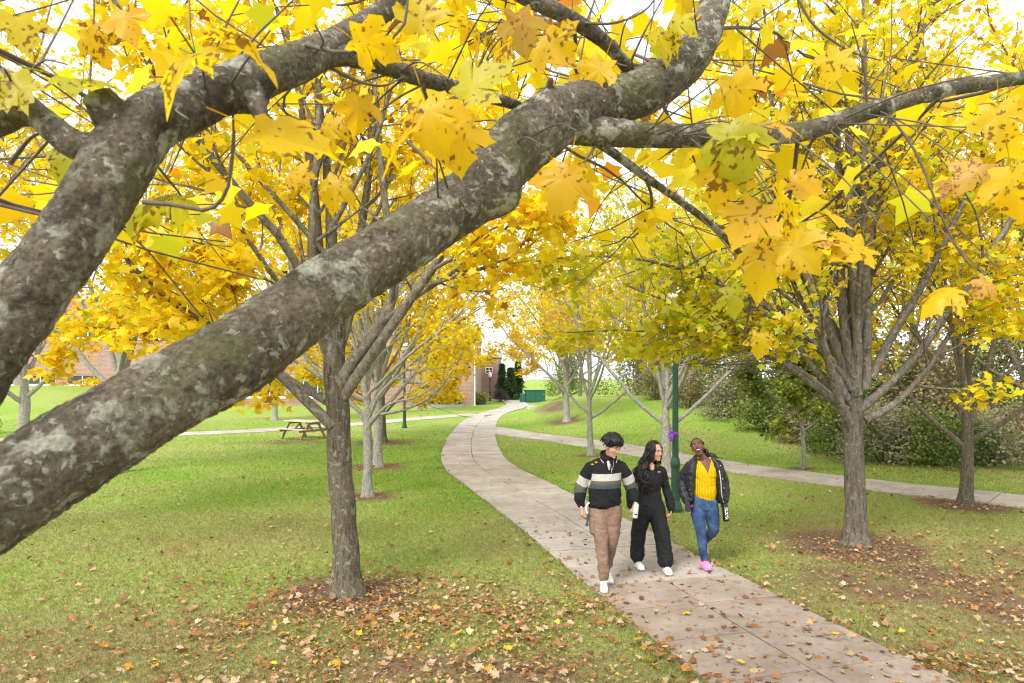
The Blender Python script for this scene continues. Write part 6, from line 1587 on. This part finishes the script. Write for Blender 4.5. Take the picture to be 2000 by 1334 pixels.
# ------------------------------------------------------------------ fallen leaves and grass
def litter_density(x, y):
    d = 0.10 * np.ones_like(x)
    d += 1.9 * np.exp(-((x - TREE_SPOTS['L1'][0] - .35) / 1.2) ** 2 - ((y - TREE_SPOTS['L1'][1] + .35) / .75) ** 2)
    d += 1.1 * np.exp(-((x + .1) / 1.0) ** 2 - ((y - 6.7) / .8) ** 2)
    d += .55 * np.exp(-((x + .9) / 2.6) ** 2 - ((y - 5.4) / .9) ** 2)
    d += 0.25 * np.exp(-((x + 3.5) / 2.0) ** 2 - ((y - 7.5) / 1.5) ** 2)
    d += 0.50 * np.exp(-((x - 5.2) / 2.4) ** 2 - ((y - 7.2) / 2.2) ** 2)
    d += 1.2 * np.exp(-((x - 3.55) / .35) ** 2 - ((y - 5.45) / .28) ** 2)
    for k_, a in (('R2', .9), ('L3', .7), ('L4', 1.3), ('R5', .8), ('R1', .35), ('L2', .3)):
        tx, ty, r = TREE_SPOTS[k_]
        d += a * np.exp(-((x - tx) / (r * 1.2)) ** 2 - ((y - ty) / (r * 1.0)) ** 2)
    d += 1.3 * np.exp(-((x + 7.6) / 2.4) ** 2 - ((y - 24.0) / .9) ** 2)
    d += 1.3 * np.exp(-((x - 10.6) / 3.0) ** 2 - ((y - 16.6) / .8) ** 2) + .9 * np.exp(-((x - 8.9) / .6) ** 2 - ((y - 20) / 3.0) ** 2)
    d += .8 * np.exp(-((x - 1.2) / 1.6) ** 2 - ((y - 37.0) / 4) ** 2)
    return d
rng = RS(2024)
NL = 26000
dd_ = 4.2 * (34 / 4.2) ** (rng.uniform(0, 1, NL) ** 0.75); uu = rng.uniform(-80, 2080, NL)
lx = (uu - 1000) / FPX * dd_; ly = dd_
op = off_path(np.column_stack([lx, ly]))
den = litter_density(lx, ly) * (.4 + 1.2 * vnoise(lx, ly, 1.7, 6))
den += 1.0 * np.exp(-(np.maximum(op, 0) / np.where(lx < 2.2, .30, .14)) ** 2) * (op > -.1) * (ly < 10)       # drift along the kerbless edges
den = np.where(op < -.05, .30 * (ly < 11) + .03, den)
keep = rng.uniform(0, 1, NL) < np.clip(den / 1.9, 0, 1)
lx, ly, op = lx[keep], ly[keep], op[keep]
lz = gz(lx, ly) + np.where(op < 0, .034, .035)
order = np.argsort(np.hypot(lx, ly))
FAL = {}
for mk in ('fallen_tan', 'fallen_brown', 'fallen_orange', 'fallen_yellow'):
    FAL[mk] = []
    for s_ in range(5):
        me = hero_leaf(40 + s_); me.materials.append(M[mk]); FAL[mk].append(me)
kinds_f = ['fallen_tan', 'fallen_brown', 'fallen_orange', 'fallen_yellow']
word = {'fallen_tan': 'dry tan', 'fallen_brown': 'dark brown', 'fallen_orange': 'orange', 'fallen_yellow': 'bright yellow'}
pick = order[np.sort(rng.choice(min(900, len(order)), 300, replace=False))] if len(order) > 900 else order[:300]
inpick = np.zeros(len(lx), bool); inpick[pick] = True
for i in pick:
    k_ = kinds_f[rng.choice(4, p=[.44, .33, .15, .08])]
    o = link('fallen_leaf', FAL[k_][rng.randint(5)], None)
    s_ = rng.uniform(.5, .85)
    o.location = (lx[i], ly[i], lz[i] + .012); o.scale = (s_,) * 3
    o.rotation_euler = (rng.normal(0, .28) + (math.pi if rng.uniform() < .4 else 0), rng.normal(0, .28), rng.uniform(0, 6.28))
    if op[i] < 0: where = 'concrete main path'
    else: where = 'grass on the lamp post side of the path' if lx[i] > 1.5 else 'grass around the nearest brown trunk'
    tag(o, f'{word[k_]} maple leaf lying on the {where}', 'leaf', f'{word[k_]} leaves fallen on the {where}')
rest = ~inpick
n_ = rest.sum()
pal_l = np.array([(.44, .30, .17), (.52, .40, .26), (.30, .14, .06), (.22, .09, .04), (.40, .17, .05), (.33, .18, .09), (.62, .40, .06), (.44, .28, .14)])
cols = pal_l[rng.choice(8, n_, p=[.20, .10, .24, .16, .08, .14, .02, .06])] * rng.uniform(.75, 1.15, (n_, 1))
me = leaf_cloud('leaf_litter', np.column_stack([lx, ly, lz + .006])[rest], rng, .062, cols, RICH, .45, (-.35, .35), (-3.0, 3.0))
tag(link('leaf_litter', me, M['litter']), 'scattered dry brown and orange maple leaves strewn over the lawn', 'leaf litter', kind='stuff')
# crumbled litter bits
NB = 160000
dd_ = 4.2 * (26 / 4.2) ** (rng.uniform(0, 1, NB) ** .8); uu = rng.uniform(-60, 2060, NB); bx = (uu - 1000) / FPX * dd_; by = dd_
op2 = off_path(np.column_stack([bx, by]))
den = litter_density(bx, by) * (.3 + 1.4 * vnoise(bx, by, 2.4, 7)) - .12 + .25 * soil(bx, by)
den = np.where(op2 < -.02, .06 * (by < 9), den)
kp = rng.uniform(0, 1, NB) < np.clip(den / 2.0, 0, 1)
bx, by = bx[kp], by[kp]; nb = len(bx)
tmb = (np.array([(-.4, 0, 0), (.4, .1, .1), (.1, .8, 0)]), np.array([(0, 1, 2)]))
me = leaf_cloud('leaf_crumbs', np.column_stack([bx, by, gz(bx, by) + .035]), rng, .042, pal_l[rng.randint(0, 8, nb)] * rng.uniform(.6, 1.0, (nb, 1)), tmb, .4, (-.4, .4))
tag(link('leaf_crumbs', me, M['litter']), 'broken bits of dry leaves among the grass blades', 'leaf litter', kind='stuff')

NG = 460000
dd_ = 4.0 * (44 / 4.0) ** (rng.uniform(0, 1, NG) ** 1.25); uu = rng.uniform(-60, 2060, NG); bx = (uu - 1000) / FPX * dd_; by = dd_
op3 = off_path(np.column_stack([bx, by])); so = soil(bx, by)
kp = (op3 > 0.0) & (rng.uniform(0, 1, NG) > S(by, 20, 44)) & (rng.uniform(0, 1, NG) > so * 1.05)
bx, by, op3 = bx[kp], by[kp], op3[kp]; nb = len(bx)
hh = rng.uniform(.02, .045, nb) * (1 + .5 * (op3 < .12)); w = .0018 + .00042 * by; aa = rng.uniform(0, 6.28, nb)
lx_, ly_ = rng.normal(0, .022, nb), rng.normal(0, .022, nb); z0 = gz(bx, by) - .002
b0 = np.stack([bx - w * np.cos(aa), by - w * np.sin(aa), z0], 1); b1 = np.stack([bx + w * np.cos(aa), by + w * np.sin(aa), z0], 1); tp = np.stack([bx + lx_, by + ly_, z0 + hh], 1)
tn = np.clip(grass_tone(bx, by) + rng.normal(0, .10, nb), 0, 1)
c3 = tone_rgb(tn) * rng.uniform(.86, 1.16, (nb, 1))
me = tri_mesh('grass', np.stack([b0, b1, tp], 1).reshape(-1, 3), np.arange(3 * nb).reshape(-1, 3), col=np.repeat(c3, 3, 0))
tag(link('grass', me, M['grass']), 'short mown green grass of the lawn', 'grass', kind='stuff')
